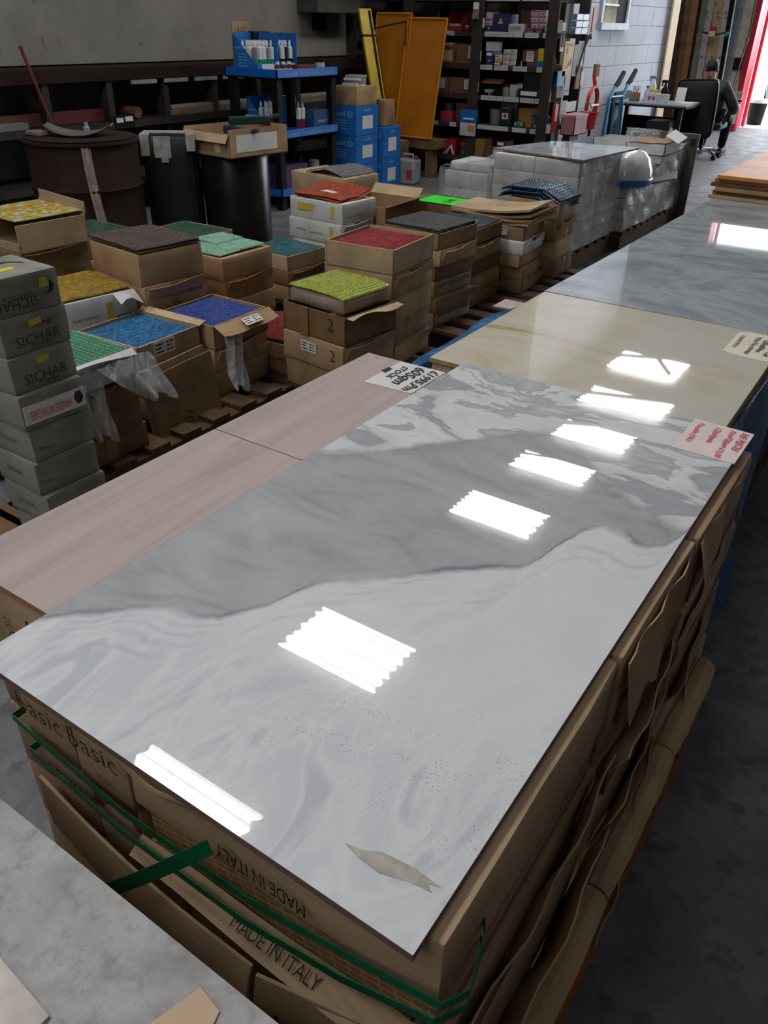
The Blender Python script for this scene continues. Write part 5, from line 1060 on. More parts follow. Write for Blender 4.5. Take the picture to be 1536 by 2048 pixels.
for (n, lab, cat, colr, x0, x1, z0, h, d, deco) in RACK_ITEMS:
    w = x1 - x0; y = 8.53
    if 'behind the pale' in lab: y = 8.63
    if 'square brown' in lab or 'behind the navy' in lab or lab.startswith('tall grey') or lab.startswith('orange brown'): y = 8.6
    if 'open brown carton with' in lab: y = 8.63
    if lab.startswith('grey sheet'): y = 8.74
    isc = cat == 'carton' and colr[1] in '5678'
    m_ = cardboard(colr, 'rack_carton_' + colr[1:], .2) if cat == 'carton' else plain(colr, .55, var=.12)
    o = tshape(w * .97, d, h, m_, n, deco); o.location = ((x0 + x1) / 2, y, z0); tag(o, lab, cat)
    def fr(a, b, c, e, mat, nm): MB().box((w * a, -.0022, h * b), (w * c, -.0004, h * e)).build(nm, mat, o)
    if deco == 'emblem':
        MB().add([(-w * .2, -.0012, h * .45), (w * .2, -.0012, h * .45), (w * .1, -.0012, h * .58), (w * .05, -.0012, h * .75), (-w * .05, -.0012, h * .75), (-w * .1, -.0012, h * .58)], [(0, 1, 2, 3, 4, 5)]).build('emblem', YEL, o)
    elif deco == 'red':
        fr(-.46, .62, .46, .92, plain('#a53a4c', .6, var=0), 'red_band'); fr(-.3, .12, .3, .4, plain('#77727c', .6, var=0), 'print')
    elif deco == 'orange': fr(-.4, .2, .4, .5, plain('#b98a5a', .6, var=0), 'print'); fr(-.4, .75, .1, .88, plain('#5b6072', .6, var=0), 'print')
    elif deco in ('white', 'blue', 'grey'): fr(-.36, .28, .3, .75, {'white': PAPER, 'blue': BLUEBOX, 'grey': plain('#8a9088', .6, var=.2, scale=40)}[deco], 'label_sticker')
    elif deco == 'tan': fr(-.38, .1, .3, .62, CARD[2], 'tan_patch'); fr(-.4, .82, .3, .97, CARD[2], 'tape')
    elif deco in ('clabel', 'rlabel'):
        a, b = (-.22, .22) if deco == 'clabel' else (.2, .46)
        fr(a, .3, b, .92, PAPER, 'label_sticker')
        for k in range(4): MB().box((w * a + w * (b - a) * .15, -.003, h * (.42 + .12 * k)), (w * b - w * (b - a) * .15, -.0022, h * (.46 + .12 * k))).build('print', plain('#6f7680', .7, var=0), o)
    elif deco == 'bin': fr(-.3, .24, .3, .36, PALEST, 'label_holder')
    elif deco == 'darktop': MB().box((-w * .45, .005, h), (w * .45, d - .005, h + .012)).build('lid', BLACK, o)
    elif deco == 'flap': MB().sheet(lambda u, v: (-w * .48 + w * .96 * u, .004 - .10 * v, h * .56 + .055 * (1 - v) * 1.2 + .03 * v), 3, 3, .003).build('flap', cardboard('#8a5c3c', 'reddish_flap', .2), o)
    elif deco == 'round':
        MB().box((-w * .4, .01, h), (w * .4, d - .01, h + .012)).build('red_top', plain('#a02a38', .6), o)
        MB().box((-w * .25, -.006, h * .3), (w * .25, -.0045, h * .54)).build('emblem', PAPER, o); MB().lathe([(w * .16, 0), (w * .16, .001)], 14, M=Tm((0, -.006, h * .42), (R(90), 0, 0))).build('emblem_disc', plain('#a02a38', .6), o)
        text('Plaster', w * .6, plain('#4f8a70', .6, var=0), o, (0, -.0065, h * .75), (1, 0, 0), (0, 0, 1))
    elif deco == 'drywall': text('Drywall', w * .7, PAPER, o, (w * .05, -.002, h * .22), (1, 0, 0), (0, 0, 1)); fr(-.42, .4, -.25, .9, plain('#3d4f8a', .6), 'side_print'); fr(-.1, .65, .1, .85, plain('#3d5f9a', .6), 'side_print')
    elif deco == 'tri': MB().add([(-w * .45, -.001, h * .05), (w * .45, -.001, h * .05), (w * .2, -.001, h * .7)], [(0, 1, 2)]).build('white_shape', PAPER, o); MB().add([(-w * .1, -.002, h * .05), (w * .3, -.002, h * .05), (w * .12, -.002, h * .5)], [(0, 1, 2)]).build('black_triangle', INK, o)
# hung on the front posts
t = thing('hanging_packet', 'white packet with blue header hung on the rack post', 'packet', (-4.61, 8.425, .44))
MB().box((-.10, 0, .13), (.11, .012, .26), bev=.004).build('blue_header', plain('#1565b0', .5), t); MB().box((-.10, .0, 0), (.095, .014, .13), bev=.004).build('white_packet', plain('#b9bcc2', .5), t); MB().box((.0, -.0015, .045), (.085, -.0005, .105)).build('orange_picture', plain('#b9842a', .6), t); MB().box((-.06, -.0015, .16), (.07, -.0005, .18)).build('white_print', PAPER, t)
t = thing('hanging_toy_pack', 'small orange and teal blister pack hung high on the rack post', 'packet', (-4.615, 8.44, 1.53)); MB().box((-.035, 0, 0), (.035, .012, .15), bev=.004).build('card', plain('#a06a3a', .6, var=.3), t); MB().lathe([(.033, 0), (.028, .015)], 14, M=Tm((-.01, -.0005, .03), (R(90), 0, 0))).build('teal_disc', plain('#4a7f86', .5), t); MB().box((-.03, -.002, .09), (.03, 0, .15)).build('white_print', PAPER, t)
# things hung on the right-hand end of the rack
EX = -3.675
def endbox(name, label, cat, y0, y1, z0, z1, mat, th=.012, x=EX, bev=.003):
    o = MB().box((0, 0, 0), (th, y1 - y0, z1 - z0), bev=min(bev, th * .3)).build(name, mat, None, (x, y0, z0)); tag(o, label, cat); return o
o = endbox('saw_pack', 'yellow saw pack hung on the rack end', 'packet', 8.62, 8.86, 1.05, 1.36, plain('#b98d2a', .5, var=.1)); MB().add([(.0135, .02, .06), (.0135, .2, .1), (.0135, .22, .17), (.0135, .14, .13), (.0135, .08, .08)], [(0, 1, 2, 3, 4)]).build('brown_blade_print', plain('#6a4630', .6), o); MB().box((.0125, .05, .2), (.014, .08, .26)).build('red_print', plain('#a02a30', .6), o); MB().box((.0125, .03, .27), (.014, .2, .29)).build('print', plain('#7d6a3a', .6), o)
endbox('saw_pack', 'purple pack behind the yellow saw pack on the rack end', 'packet', 8.87, 8.98, 1.04, 1.33, plain('#4a3a63', .5, var=.2))
endbox('paper_sheet', 'white paper sheet on the rack end, uppermost one', 'paper', 8.99, 9.16, 1.12, 1.36, PAPER, .003)
endbox('paper_sheet', 'white paper sheet on the rack end above the wooden brush', 'paper', 9.17, 9.24, .95, 1.08, PAPER, .003)
endbox('paper_sheet', 'white paper sheet beside the red bucket', 'paper', 8.90, 9.18, .70, .80, PAPER, .003, EX - .02)
endbox('paper_sheet', 'white paper sheet lowest on the rack end', 'paper', 8.84, 9.16, .36, .46, PAPER, .003)
endbox('blue_packet', 'blue hanging packet at the near corner of the rack end', 'packet', 8.52, 8.70, .96, 1.10, plain('#1f6d93', .5, var=.2))
o = endbox('brush', 'wooden handled brush hung on the rack end', 'brush', 9.0, 9.1, .92, 1.14, plain('#7d6a4a', .7, var=.2), .02)
o = MB().tube([(0, 0, 0), (0, .16, .30), (0, .17, .33)], .012, 8).build('grabber', DARKSTEEL, None, (EX + .02, 8.99, 1.08)); tag(o, 'dark grabber tool crossing the rack end', 'tool'); MB().tube([(0, .12, .22), (0, .24, .34), (0, .26, .30)], .012, 8).build('grip', BLACK, o)
endbox('glove_pack', 'black pack with yellow gloves near the top of the rack end', 'packet', 9.02, 9.24, 1.43, 1.60, plain('#24241f', .5))
o = bpy.data.objects.get('glove_pack')
for k in range(4): MB().box((.0125, .07 + .022 * k, .06), (.017, .088 + .022 * k, .11 + .015 * (k % 2))).build('glove_finger', plain('#b9a52a', .6), o)
MB().box((.0125, .06, .03), (.017, .16, .07)).build('glove_palm', plain('#b9a52a', .6), o)
t = thing('hardware_boxes', 'clear blue box rack near the top of the rack end', 'box', (EX, 8.74, 1.42))
for a in range(2):
    for b in range(3): MB().box((0, .16 * a, .06 * b), (.05, .16 * a + .155, .06 * b + .056), bev=.004).build('drawer', plain('#5f7597', .3, var=.3, scale=20), t)
endbox('red_folder', 'red folder hung at the far top corner of the rack end', 'folder', 9.26, 9.36, 1.44, 1.66, plain('#8e2028', .5))
o = endbox('spirit_level', 'red spirit level hung at the near corner of the rack end', 'level', 8.52, 8.60, .54, .80, plain('#b02a35', .4), .03); MB().box((.03, .02, .1), (.032, .06, .15)).build('vial', plain('#c9d96a', .3), o)
endbox('metal_rule', 'thin metal rule hung on the rack end', 'rule', 8.70, 8.74, .62, .98, PALEST, .004)
o = endbox('knife_pack', 'slim white and black tool pack hung high on the rack end', 'packet', 8.50, 8.58, 1.27, 1.52, plain('#9c98a0', .5, var=.3)); MB().box((.0125, .02, .04), (.018, .06, .18)).build('tool', BLACK, o)
t = thing('crate', 'pink plastic crate sitting at the foot of the rack end', 'crate', (EX + .02, 8.90, .50)); tray(MB(), .16, .34, .19, .008).build('body', plain('#9c6a6c', .5, var=.15), t, (.08, 0, 0)); MB().box((0, -.175, .17), (.165, .175, .195)).build('rim', plain('#b07e80', .5), t); MB().box((.02, -.12, .0), (.1, .12, -.06)).build('bracket', DARKSTEEL, t)
t = thing('bucket', 'red plastic bucket hanging behind the pink crate', 'bucket', (EX + .12, 9.24, .53)); MB().lathe([(.09, 0), (.11, .16), (.115, .165), (.10, .15), (.085, .01)], 20).build('body', plain('#b3242a', .4), t); MB().tube([(0, -.11, .16), (-.02, -.06, .24), (-.04, 0, .26), (-.02, .06, .24), (0, .11, .16)], .004, 6).build('handle', DARKSTEEL, t)
# orange cable coil
t = thing('cable_coil', 'orange cable coil hung on the far post of the rack end', 'cable', (EX + .03, 9.50, .74))
ORC = plain('#c2461f', .5, var=.1, name='orange_cable')
for k in range(7):
    ph = k * .3; MB().tube([(.03 * math.sin(a * PI / 10 + ph) * .3 + .012 * (k % 3), (.115 + .008 * (k % 4)) * math.cos(a * PI / 10), (.165 + .008 * ((k * 3) % 4)) * math.sin(a * PI / 10)) for a in range(20)], .009, 6, closed=True).build('cable_loop', ORC, t)
MB().tube([(.02, .02, .16), (.0, .01, .24), (-.01, .0, .30)], .022, 8).build('cable_tail', plain('#c02a22', .5), t); MB().tube([(.045, -.12, 0), (.05, .0, .005), (.045, .12, .0)], .010, 6).build('tie', WHITE, t)
MB().box((-.04, .02, .28), (.0, .12, .40), bev=.004).build('plug_card', CARD[1], t)
o = thing('pliers', 'pair of pliers hanging below the orange cable coil', 'pliers', (EX + .03, 9.56, .42)); MB().tube([(0, 0, .14), (0, .03, .07), (0, .02, 0)], .010, 8).tube([(0, .03, .14), (0, -.02, .07), (0, -.01, 0)], .010, 8).build('handles', BLACK, o); MB().box((-.008, -.01, .13), (.008, .04, .19)).build('jaws', PALEST, o)
# ------------------------------------------------------------ orange sheets and yellow level in front of the rack
AMB = NT('translucent_amber_sheet'); v_ = AMB.coord(); AMB.set(Base_Color=AMB.ramp(AMB.noise(v_, 5, 4), [(.3, lin('#b56a12')), (.7, lin('#cc8020'))]), Roughness=.35, Alpha=.86); AMB = AMB.m
AMBF = plain('#c27a1c', .4, var=.1, name='amber_sheet_rim')
def amber(label, x0, x1, y, z0, z1, lean=.08, skew=0.0):
    t = thing('amber_sheet', label, 'sheet', (x0, y, z0), 0); w = x1 - x0; h = z1 - z0
    f = lambda u, v: (w * u + skew * v, lean * v, h * v)
    MB().sheet(f, 4, 8, .004).build('panel', AMB, t)
    for a, b in (((0, 0), (0, 1)), ((1, 0), (1, 1)), ((0, 0), (1, 0)), ((0, 1), (1, 1))):
        p, q = Vector(f(*a)), Vector(f(*b)); MB().tube([p + Vector((0, -.008, 0)), q + Vector((0, -.008, 0))], .012, 6).build('rim', AMBF, t)
    return t
amber('translucent orange sheet leaning on the rack, right and nearer one', -5.38, -4.90, 8.14, .41, 1.53, .16, .04)
amber('translucent orange sheet leaning on the rack, left one behind the yellow level', -5.80, -5.36, 8.20, .40, 1.57, .10, .06)
o = MB().box((-5.9, 8.15, .30), (-4.85, 8.40, .395), bev=.004).box((-5.8, 8.2, 0), (-5.7, 8.3, .3)).box((-5.0, 8.2, 0), (-4.9, 8.3, .3)).build('low_bench', CARD[3]); tag(o, 'low dark wooden bench carrying the orange sheets', 'bench')
t = thing('yellow_beam', 'long yellow levelling beam with a black stripe leaning on the orange sheets', 'beam', (-5.36, 7.90, .40))
p0, p1 = Vector((0, 0, 0)), Vector((-.44, .22, 1.20)); d = p1 - p0; Mq = d.to_track_quat('Z', 'Y').to_matrix().to_4x4()
MB().box((-.075, -.03, 0), (.075, .03, d.length), bev=.006, M=Mq).build('body', plain('#c9a81c', .45, var=.1), t); MB().box((-.058, -.0325, .02), (-.028, .0325, d.length - .02), M=Mq).box((-.077, -.026, .02), (.077, -.006, d.length - .02), M=Mq).build('black_stripe', BLACK, t)
MB().box((-.078, -.034, .17), (.078, .034, .19), M=Mq).box((-.078, -.034, 1.02), (.078, .034, 1.04), M=Mq).build('black_tie', BLACK, t); MB().box((.01, -.0325, 1.08), (.04, -.0305, 1.2), M=Mq).build('black_label', BLACK, t)
o = MB().tube([(-5.70, 8.13, 1.42), (-5.55, 8.2, 1.46), (-5.36, 8.28, 1.50), (-5.34, 8.25, 1.40), (-5.33, 8.22, 1.28)], .007, 6).build('cord', BLACK); tag(o, 'black cord tying the yellow beam to the orange sheets', 'cord')
o = MB().softbox((-.28, -.12, 0), (.28, .12, .40), 0, None, .01, 3, .01, 7).build('carton', CARD[3]); o.location = (-5.36, 7.86, 0); tag(o, 'dull brown carton under the foot of the yellow beam', 'carton')
# ------------------------------------------------------------ film-wrapped pallets of white cartons
def wcart(a, b, lab, seed, mat=WHITECARD, grp=None):
    return kraft_carton(a, b, lab, mat, seed, .003, 'tile_carton', 'carton', grp, .003, 2)
pallet('wooden pallet under the nearer wrapped white cartons', -2.74, -2.08, 5.40, 6.24, 0, .13)
nz = 6; hz = (.732 - .13) / nz
for i in range(nz):
    for j, (x0, x1) in enumerate(((-2.73, -2.42), (-2.415, -2.09))):
        for q, (y0, y1) in enumerate(((5.41, 5.80), (5.805, 6.22))):
            wcart((x0, y0, .13 + i * hz), (x1, y1, .13 + (i + 1) * hz - .002), 'white carton, %s the %s %s column below the polished grey slab' % (place_word(nz - 1 - i, nz), ['near', 'far'][q], ['left', 'right'][j]), i + j * 3.1 + q * 7)
gs = MB().slab([(-2.79, 5.50), (-2.055, 5.37), (-1.98, 6.24), (-2.62, 6.16)], .737, .749, 0, None, 1).build('porcelain_slab', [GMM, EDGE]); tag(gs, 'polished grey slab lying on the film-wrapped white cartons', 'slab')
o = MB().softbox((-.17, -.16, 0), (.17, .16, .06), 0, None, .02, 3, .008, 4, .01).build('foam_pack', plain('#c4c5c6', .4, var=.08, name='white_foam')); o.location = (-2.95, 5.62, .58); tag(o, 'white wrapped pack at the left end of the wrapped cartons', 'pack')
for i in range(4):
    wcart((-3.13, 5.42, .13 + i * .1125), (-2.77, 5.86, .13 + (i + 1) * .1125 - .002), 'white carton, %s the short wrapped column at the left' % place_word(3 - i, 4), i + 40)
pallet('wooden pallet under the short wrapped column', -3.14, -2.76, 5.41, 5.88, 0, .13)
wrap = thing('film_wrap', 'clear stretch film wound round the nearer white cartons', 'film', (-2.4, 5.8, .13))
L = lambda p: (p[0] + 2.4, p[1] - 5.8, p[2] - .13)
MB().sheet(lambda u, v: L((-2.075 + .012 * math.sin(u * 11 + v * 6) * (1 - v) + .004 * math.sin(v * 40), 5.39 + .85 * u, .72 - .57 * v)), 20, 18, .001).build('right_side', FILM, wrap)
MB().sheet(lambda u, v: L((-2.745 + .66 * u, 5.392 - .012 * abs(math.sin(u * 8 + v * 5)), .72 - .57 * v)), 18, 16, .001).build('near_side', FILM, wrap)
MB().sheet(lambda u, v: L((-3.16 + .43 * u, 5.395 - .03 * math.sin(u * PI) - .01 * math.sin(v * 14), .60 + .12 * u ** 1.5 - (.46 + .1 * u) * v)), 14, 12, .001).build('left_skirt', FILM, wrap)
MB().sheet(lambda u, v: L((-3.16 + .43 * u, 5.40 + .45 * v, .60 + .115 * u ** 1.5 + .012 * math.sin(u * 14 + v * 9))), 14, 8, .001).build('left_top', FILM, wrap)
# farther pallet
pallet('wooden pallet under the farther wrapped white cartons', -2.62, -2.02, 6.30, 7.70, 0, .13)
FZ = [(6.32, 6.78, .46), (6.785, 7.22, .56), (7.225, 7.68, .62)]
for q, (y0, y1, zt) in enumerate(FZ):
    n = 4 if q == 0 else 5; h_ = (zt - .13) / n
    for j, (x0, x1) in enumerate(((-2.60, -2.33), (-2.325, -2.04))):
        for i in range(n): wcart((x0, y0, .13 + i * h_), (x1, y1, .13 + (i + 1) * h_ - .002), 'white carton, %s the %s %s column on the farther wrapped pallet' % (place_word(n - 1 - i, n), ['near', 'middle', 'far'][q], ['left', 'right'][j]), 60 + i + q * 9 + j * 4)
wrap2 = thing('film_wrap', 'clear stretch film wound round the farther white cartons with slack folds', 'film', (-2.3, 7.0, .13))
L2 = lambda p: (p[0] + 2.3, p[1] - 7.0, p[2] - .13)
def ftop(u): return .62 - .16 * math.sin(min(1, u * 1.6) * PI) ** 2 * (u < .62) + .02 * u
MB().sheet(lambda u, v: L2((-2.022 + .012 * math.sin(u * 13 + v * 9) + .01 * math.sin(u * 31 - v * 12) * (1 - v), 6.27 + 1.43 * u, ftop(u) * (1 - v) + .14 * v)), 30, 18, .001).build('right_side', FILM, wrap2)
MB().sheet(lambda u, v: L2((-2.03 + .004 * math.sin(u * 20), 6.25 + .25 * u + .35 * v, .70 - .2 * v - .18 * u - .1 * math.sin(v * 3) * u)), 14, 14, .001).build('slack_fold', FILM, wrap2)
MB().sheet(lambda u, v: L2((-2.02 - .25 * v, 6.9 + .8 * u, .60 + .03 * u + .02 * math.sin(u * 8) * (1 - v))), 12, 6, .001).build('top_flap', FILM, wrap2)
# open sample cartons on the farther pallet
GS = plain('#6d6c6c', .35, var=.15, name='dark_grey_tile')
def sample(label, x0, x1, y0, y1, z, h, topl):
    o = tray(MB(), x1 - x0, y1 - y0, h, .006).build('carton', WHITECARD, None, ((x0 + x1) / 2, (y0 + y1) / 2, z)); tag(o, label, 'carton')
    k = MB().box((-(x1 - x0) / 2 + .012, -(y1 - y0) / 2 + .012, .006), ((x1 - x0) / 2 - .012, (y1 - y0) / 2 - .012, h - .004), bev=.002).build('tile', GS); k.location = (o.location.x, o.location.y, z + .0005); tag(k, topl, 'tile'); return o
sample('white open carton of grey tiles at the right of the farther pallet', -2.30, -1.98, 6.90, 7.30, .622, .085, 'dark grey tile in the right-hand white open carton')
sample('white open carton of grey tiles at the left of the farther pallet', -2.62, -2.32, 7.00, 7.38, .622, .075, 'dark grey tile in the left-hand white open carton')
wcart((-2.29, 6.92, .5605), (-2.0, 7.22, .6215), 'white carton directly below the right-hand open carton', 99)
o = MB().sheet(lambda u, v: (.30 * (u - .5), .40 * (v - .5), .004 * math.sin(u * 9) + .01 * u), 6, 4, .008).build('brown_board', CARD[1]); o.location = (-2.13, 7.10, .708); tag(o, 'brown board lying over the right-hand open carton', 'cardboard')
o = MB().box((-.06, -.09, 0), (.06, .09, .002)).build('folded_paper', PAPER); o.location = (-1.98, 7.16, .745); o.rotation_euler = (R(12), R(25), 0); tag(o, 'white paper slip at the right corner of the open carton', 'paper')
o = MB().add([(0, 0, 0), (.10, .05, .0), (.03, .02, .09), (.003, -.005, 0), (.103, .045, 0), (.033, .015, .09)], [(0, 1, 2), (5, 4, 3), (0, 3, 4, 1), (1, 4, 5, 2), (2, 5, 3, 0)]).build('paper_fold', PAPER); o.location = (-2.12, 7.32, .705); tag(o, 'folded white paper standing behind the right-hand open carton', 'paper')
o = MB().softbox((-.13, -.06, 0), (.13, .06, .13), 0, None, .03, 3, .03, 9, .02).build('film_bundle', POLY); o.location = (-2.36, 7.48, .622); tag(o, 'crumpled polythene bundle behind the open cartons', 'bag')
o = MB().lathe([(.02, 0), (.055, 0), (.055, .045), (.02, .045)], 20).build('tape_roll', WHITE); o.location = (-2.26, 6.60, .50); o.rotation_euler = (0, R(0), 0); o.location.z = .4605; tag(o, 'white tape roll behind the polished slab', 'tape')
# white dome with blue base
t = thing('ceramic_basin', 'glossy white domed basin with a blue base on the wrapped cartons', 'basin', (-2.12, 6.47, .4605), R(20))
MB().lathe([(.165, 0), (.19, .012), (.196, .05), (.19, .06)], 32, M=Tm(sc=(1.05, 1.3, 1))).build('blue_base', plain('#1f6fae', .3, var=.1), t)
MB().lathe([(.189, .06), (.182, .12), (.155, .19), (.11, .235), (.055, .255), (0.002, .26)], 32, M=Tm(sc=(1.05, 1.3, 1))).build('dome', plain('#d9dad8', .08, var=.03, spec=.6, name='glazed_white'), t)
o = MB().box((-.19, -.13, 0), (.19, .13, .018), bev=.002).build('tile_offcut', GS); o.location = (-1.99, 6.72, .463); o.rotation_euler = (R(4), R(-14), R(15)); tag(o, 'dark tile offcut under the right side of the white basin', 'tile')
o = MB().box((-.3, -.012, 0), (.05, .012, .72), bev=.003).build('standing_slab', plain('#57514a', .4, var=.2)); o.location = (-1.99, 7.73, 0); tag(o, 'dark slab standing on edge behind the farther pallet', 'slab'); MB().box((-.02, -.0135, .62), (.03, -.0122, .68)).build('dark_mark', INK, o)
# ------------------------------------------------------------ hand truck
t = thing('hand_truck', 'blue steel hand truck with black grips by the block wall', 'truck', (-3.6, 10.2, 0)); TK = plain('#1f6a8c', .4, .3, .08, name='blue_truck_paint')
for k, pts in enumerate((((0, -.30, .02), (0, -.30, .44), (0, -.26, .78), (0, -.12, .90)), ((0, .24, .02), (0, .25, .41), (0, .17, .77), (0, .29, .91)))):
    MB().tube(pts, .020, 10).build('side_tube', TK, t)
    a = Vector(pts[-1]); b = a + Vector((0, .21, .14)); MB().tube([a, b], .026, 10).build('grip', BLACK, t); n = Vector((.0, .05, -.035))
    MB().tube([b, b + n * .7, a + n * 1.1 + (b - a) * .35, a + (b - a) * .3], .008, 6).build('hand_guard', BLACK, t)
MB().tube([(0, -.24, .80), (0, .18, .79)], .014, 8).build('cross_bar', TK, t); MB().tube([(0, -.30, .20), (0, .24, .20)], .014, 8).build('cross_bar', TK, t)
for y in (-.16, .06): MB().tube([(.02, y, .79), (.03, y + .03, .43), (.03, y, .06)], .013, 8).build('inner_strut', TK, t)
MB().box((.0, -.3, 0), (.22, .25, .012)).build('toe_plate', TK, t)
for y in (-.34, .29): MB().lathe([(.02, -.025), (.10, -.025), (.105, 0), (.10, .025), (.02, .025)], 20, M=Tm((-.09, y, .105), (R(90), 0, 0))).build('wheel', BLACK, t)
# ------------------------------------------------------------ desk and what stands on it
t = thing('desk', 'black framed desk with grey top against the block wall', 'desk', (-3.5, 11.35, 0))
MB().box((-.46, -.36, .665), (.50, .26, .69), bev=.005).build('desk_top', plain('#8f939b', .45, var=.08), t); MB().box((-.47, -.37, .645), (.51, .27, .665), bev=.004).build('edge_frame', BLACK, t)
for x in (-.43, .44):
    for y in (-.33, .23): MB().box((x - .025, y - .025, 0), (x + .025, y + .025, .645), bev=.004).build('leg', BLACK, t)
MB().box((-.41, .20, .22), (.42, .22, .50)).build('modesty_panel', BLACK, t); MB().box((-.47, -.37, .69), (-.40, .24, .78), bev=.006).build('end_riser', BLACK, t); MB().box((.0, -.2, .12), (.3, .18, .48), bev=.006).build('drawer_unit', plain('#1c1c20', .5), t)
zt = .6905
def dthing(name, label, cat, x, y): return thing(name, label, cat, (x, y, zt))
o = dthing('pen_holder', 'tan pen holder full of pens on the desk', 'holder', -3.70, 11.14); MB().box((-.05, -.04, 0), (.05, .04, .10), bev=.003).build('holder', plain('#8a6a42', .6), o)
for k in range(5): MB().tube([(-.03 + .015 * k, 0, .09), (-.04 + .022 * k, .01, .17)], .005, 6).build('pen', [BLACK, BLUE, plain('#a02a2a', .5), BLACK, WHITE][k], o)
MB().box((-.06, -.05, 0), (.06, -.045, .02)).build('teal_base', plain('#2a6a72', .5), o)
o = dthing('bottle', 'small clear bottle beside the pen holder on the desk', 'bottle', -3.58, 11.20); MB().lathe([(.03, 0), (.03, .11), (.013, .14), (.013, .16)], 14).build('body', plain('#b4bac2', .2, spec=.6), o); MB().lathe([(.016, .16), (.016, .175)], 12).build('cap', BLACK, o)
o = dthing('spray_bottle', 'white spray bottle at the back of the desk', 'bottle', -3.62, 11.52); MB().lathe([(.045, 0), (.048, .16), (.02, .21), (.015, .24)], 16).build('body', plain('#c8cace', .3, spec=.5), o); MB().box((-.05, -.012, .24), (.03, .012, .275), bev=.005).box((-.045, -.01, .20), (-.03, .01, .245), bev=.003).build('trigger', plain('#4f8a96', .4), o)
o = dthing('spray_bottle', 'black spray bottle in front of the pale plank on the desk', 'bottle', -3.45, 11.50); MB().lathe([(.045, 0), (.047, .12), (.02, .16), (.014, .20)], 16).build('body', BLACK, o); MB().box((-.05, -.012, .20), (.03, .012, .235), bev=.005).box((-.045, -.01, .16), (-.03, .01, .205), bev=.003).build('trigger', BLACK, o)
o = MB().box((-.10, -.04, 0), (.10, .04, .06), bev=.003).build('box', BLACK); o.location = (-3.56, 11.42, zt); tag(o, 'low black box under the yellow box on the desk', 'box')
o = MB().box((-.05, -.03, 0), (.05, .03, .065), bev=.003).build('box', plain('#c3b820', .5)); o.location = (-3.56, 11.42, zt + .0605); tag(o, 'yellow box on the desk', 'box')
o = MB().box((-.08, -.03, 0), (.08, .03, .10), bev=.003).build('box', plain('#c9bcc6', .5)); o.location = (-3.50, 11.24, zt); tag(o, 'white box with pink print on the desk', 'box')
for k in range(2): MB().box((-.06 + .055 * k, -.0312, .02), (-.02 + .055 * k, -.0302, .06)).build('pink_print', plain('#a04a78', .6), o)
o = MB().box((-.075, -.03, 0), (.075, .03, .10), bev=.003).build('box', plain('#b6b6b4', .5)); o.location = (-3.34, 11.12, zt); tag(o, 'plain grey white box at the front of the desk', 'box')
for k in range(3):
    o = MB().box((-.10, -.07, 0), (.10, .07, .003)).build('paper_sheet', PAPER, None, (-3.12 + .02 * k, 11.30 + .05 * k, zt + .0032 * k), (0, 0, R(12 * k))); tag(o, '%s loose paper on the right of the desk' % ['lowest', 'middle', 'uppermost'][k], 'paper')
o = MB().sheet(lambda u, v: (.12 * (u - .5), .02 * v, .16 * v), 3, 3, .002).build('paper_sheet', PAPER, None, (-3.24, 11.52, zt)); tag(o, 'white paper standing upright at the back of the desk', 'paper')
# pale plank leaning on the wall end
o = MB().box((-.012, 0, 0), (.012, .30, 2.6), bev=.002).build('plank', plain('#d2b894', .6, var=.1, scale=3, name='pale_pine')); o.location = (-3.93, 12.93, 0); o.rotation_euler = (R(5), 0, 0); tag(o, 'pale pine plank leaning at the end of the block wall', 'plank')
# ------------------------------------------------------------ lengths stored upright against the far wall
LV = [('reddish brown plank at the left of the upright stock', (1356, 1373), (1340, 1357), '#5e4338'), ('brown plank second from the left in the upright stock', (1373, 1388), (1353, 1364), '#856a54'), ('orange stained plank in the upright stock', (1387, 1401), (1363, 1373), '#a87a58'), ('thin dark plank beside the orange stained one', (1401, 1407), (1373, 1378), '#33231f'),
      ('mid grey length in the upright stock', (1406, 1420), (1378, 1390), '#85817a'), ('pale grey length left of the flowery board', (1420, 1433), (1391, 1402), '#aeaca6'), ('tan board with flowery print in the upright stock', (1434, 1452), (1403, 1427), '#b39a72'), ('pale strip right of the flowery board', (1452, 1463), (1427, 1432), '#b5b2ac'), ('black length in the upright stock', (1464, 1475), (1432, 1438), '#1e1a19'),
      ('blue grey metal profile, left of two', (1476, 1485), (1438, 1446), '#76838d'), ('blue grey metal profile, right of two', (1486, 1494), (1447, 1453), '#8b9093'), ('wide beige panel left of the red door post', (1494, 1512), (1454, 1470), '#bdb9aa'), ('wide beige panel next to the red door post', (1512, 1526), (1470, 1481), '#b0ada0')]
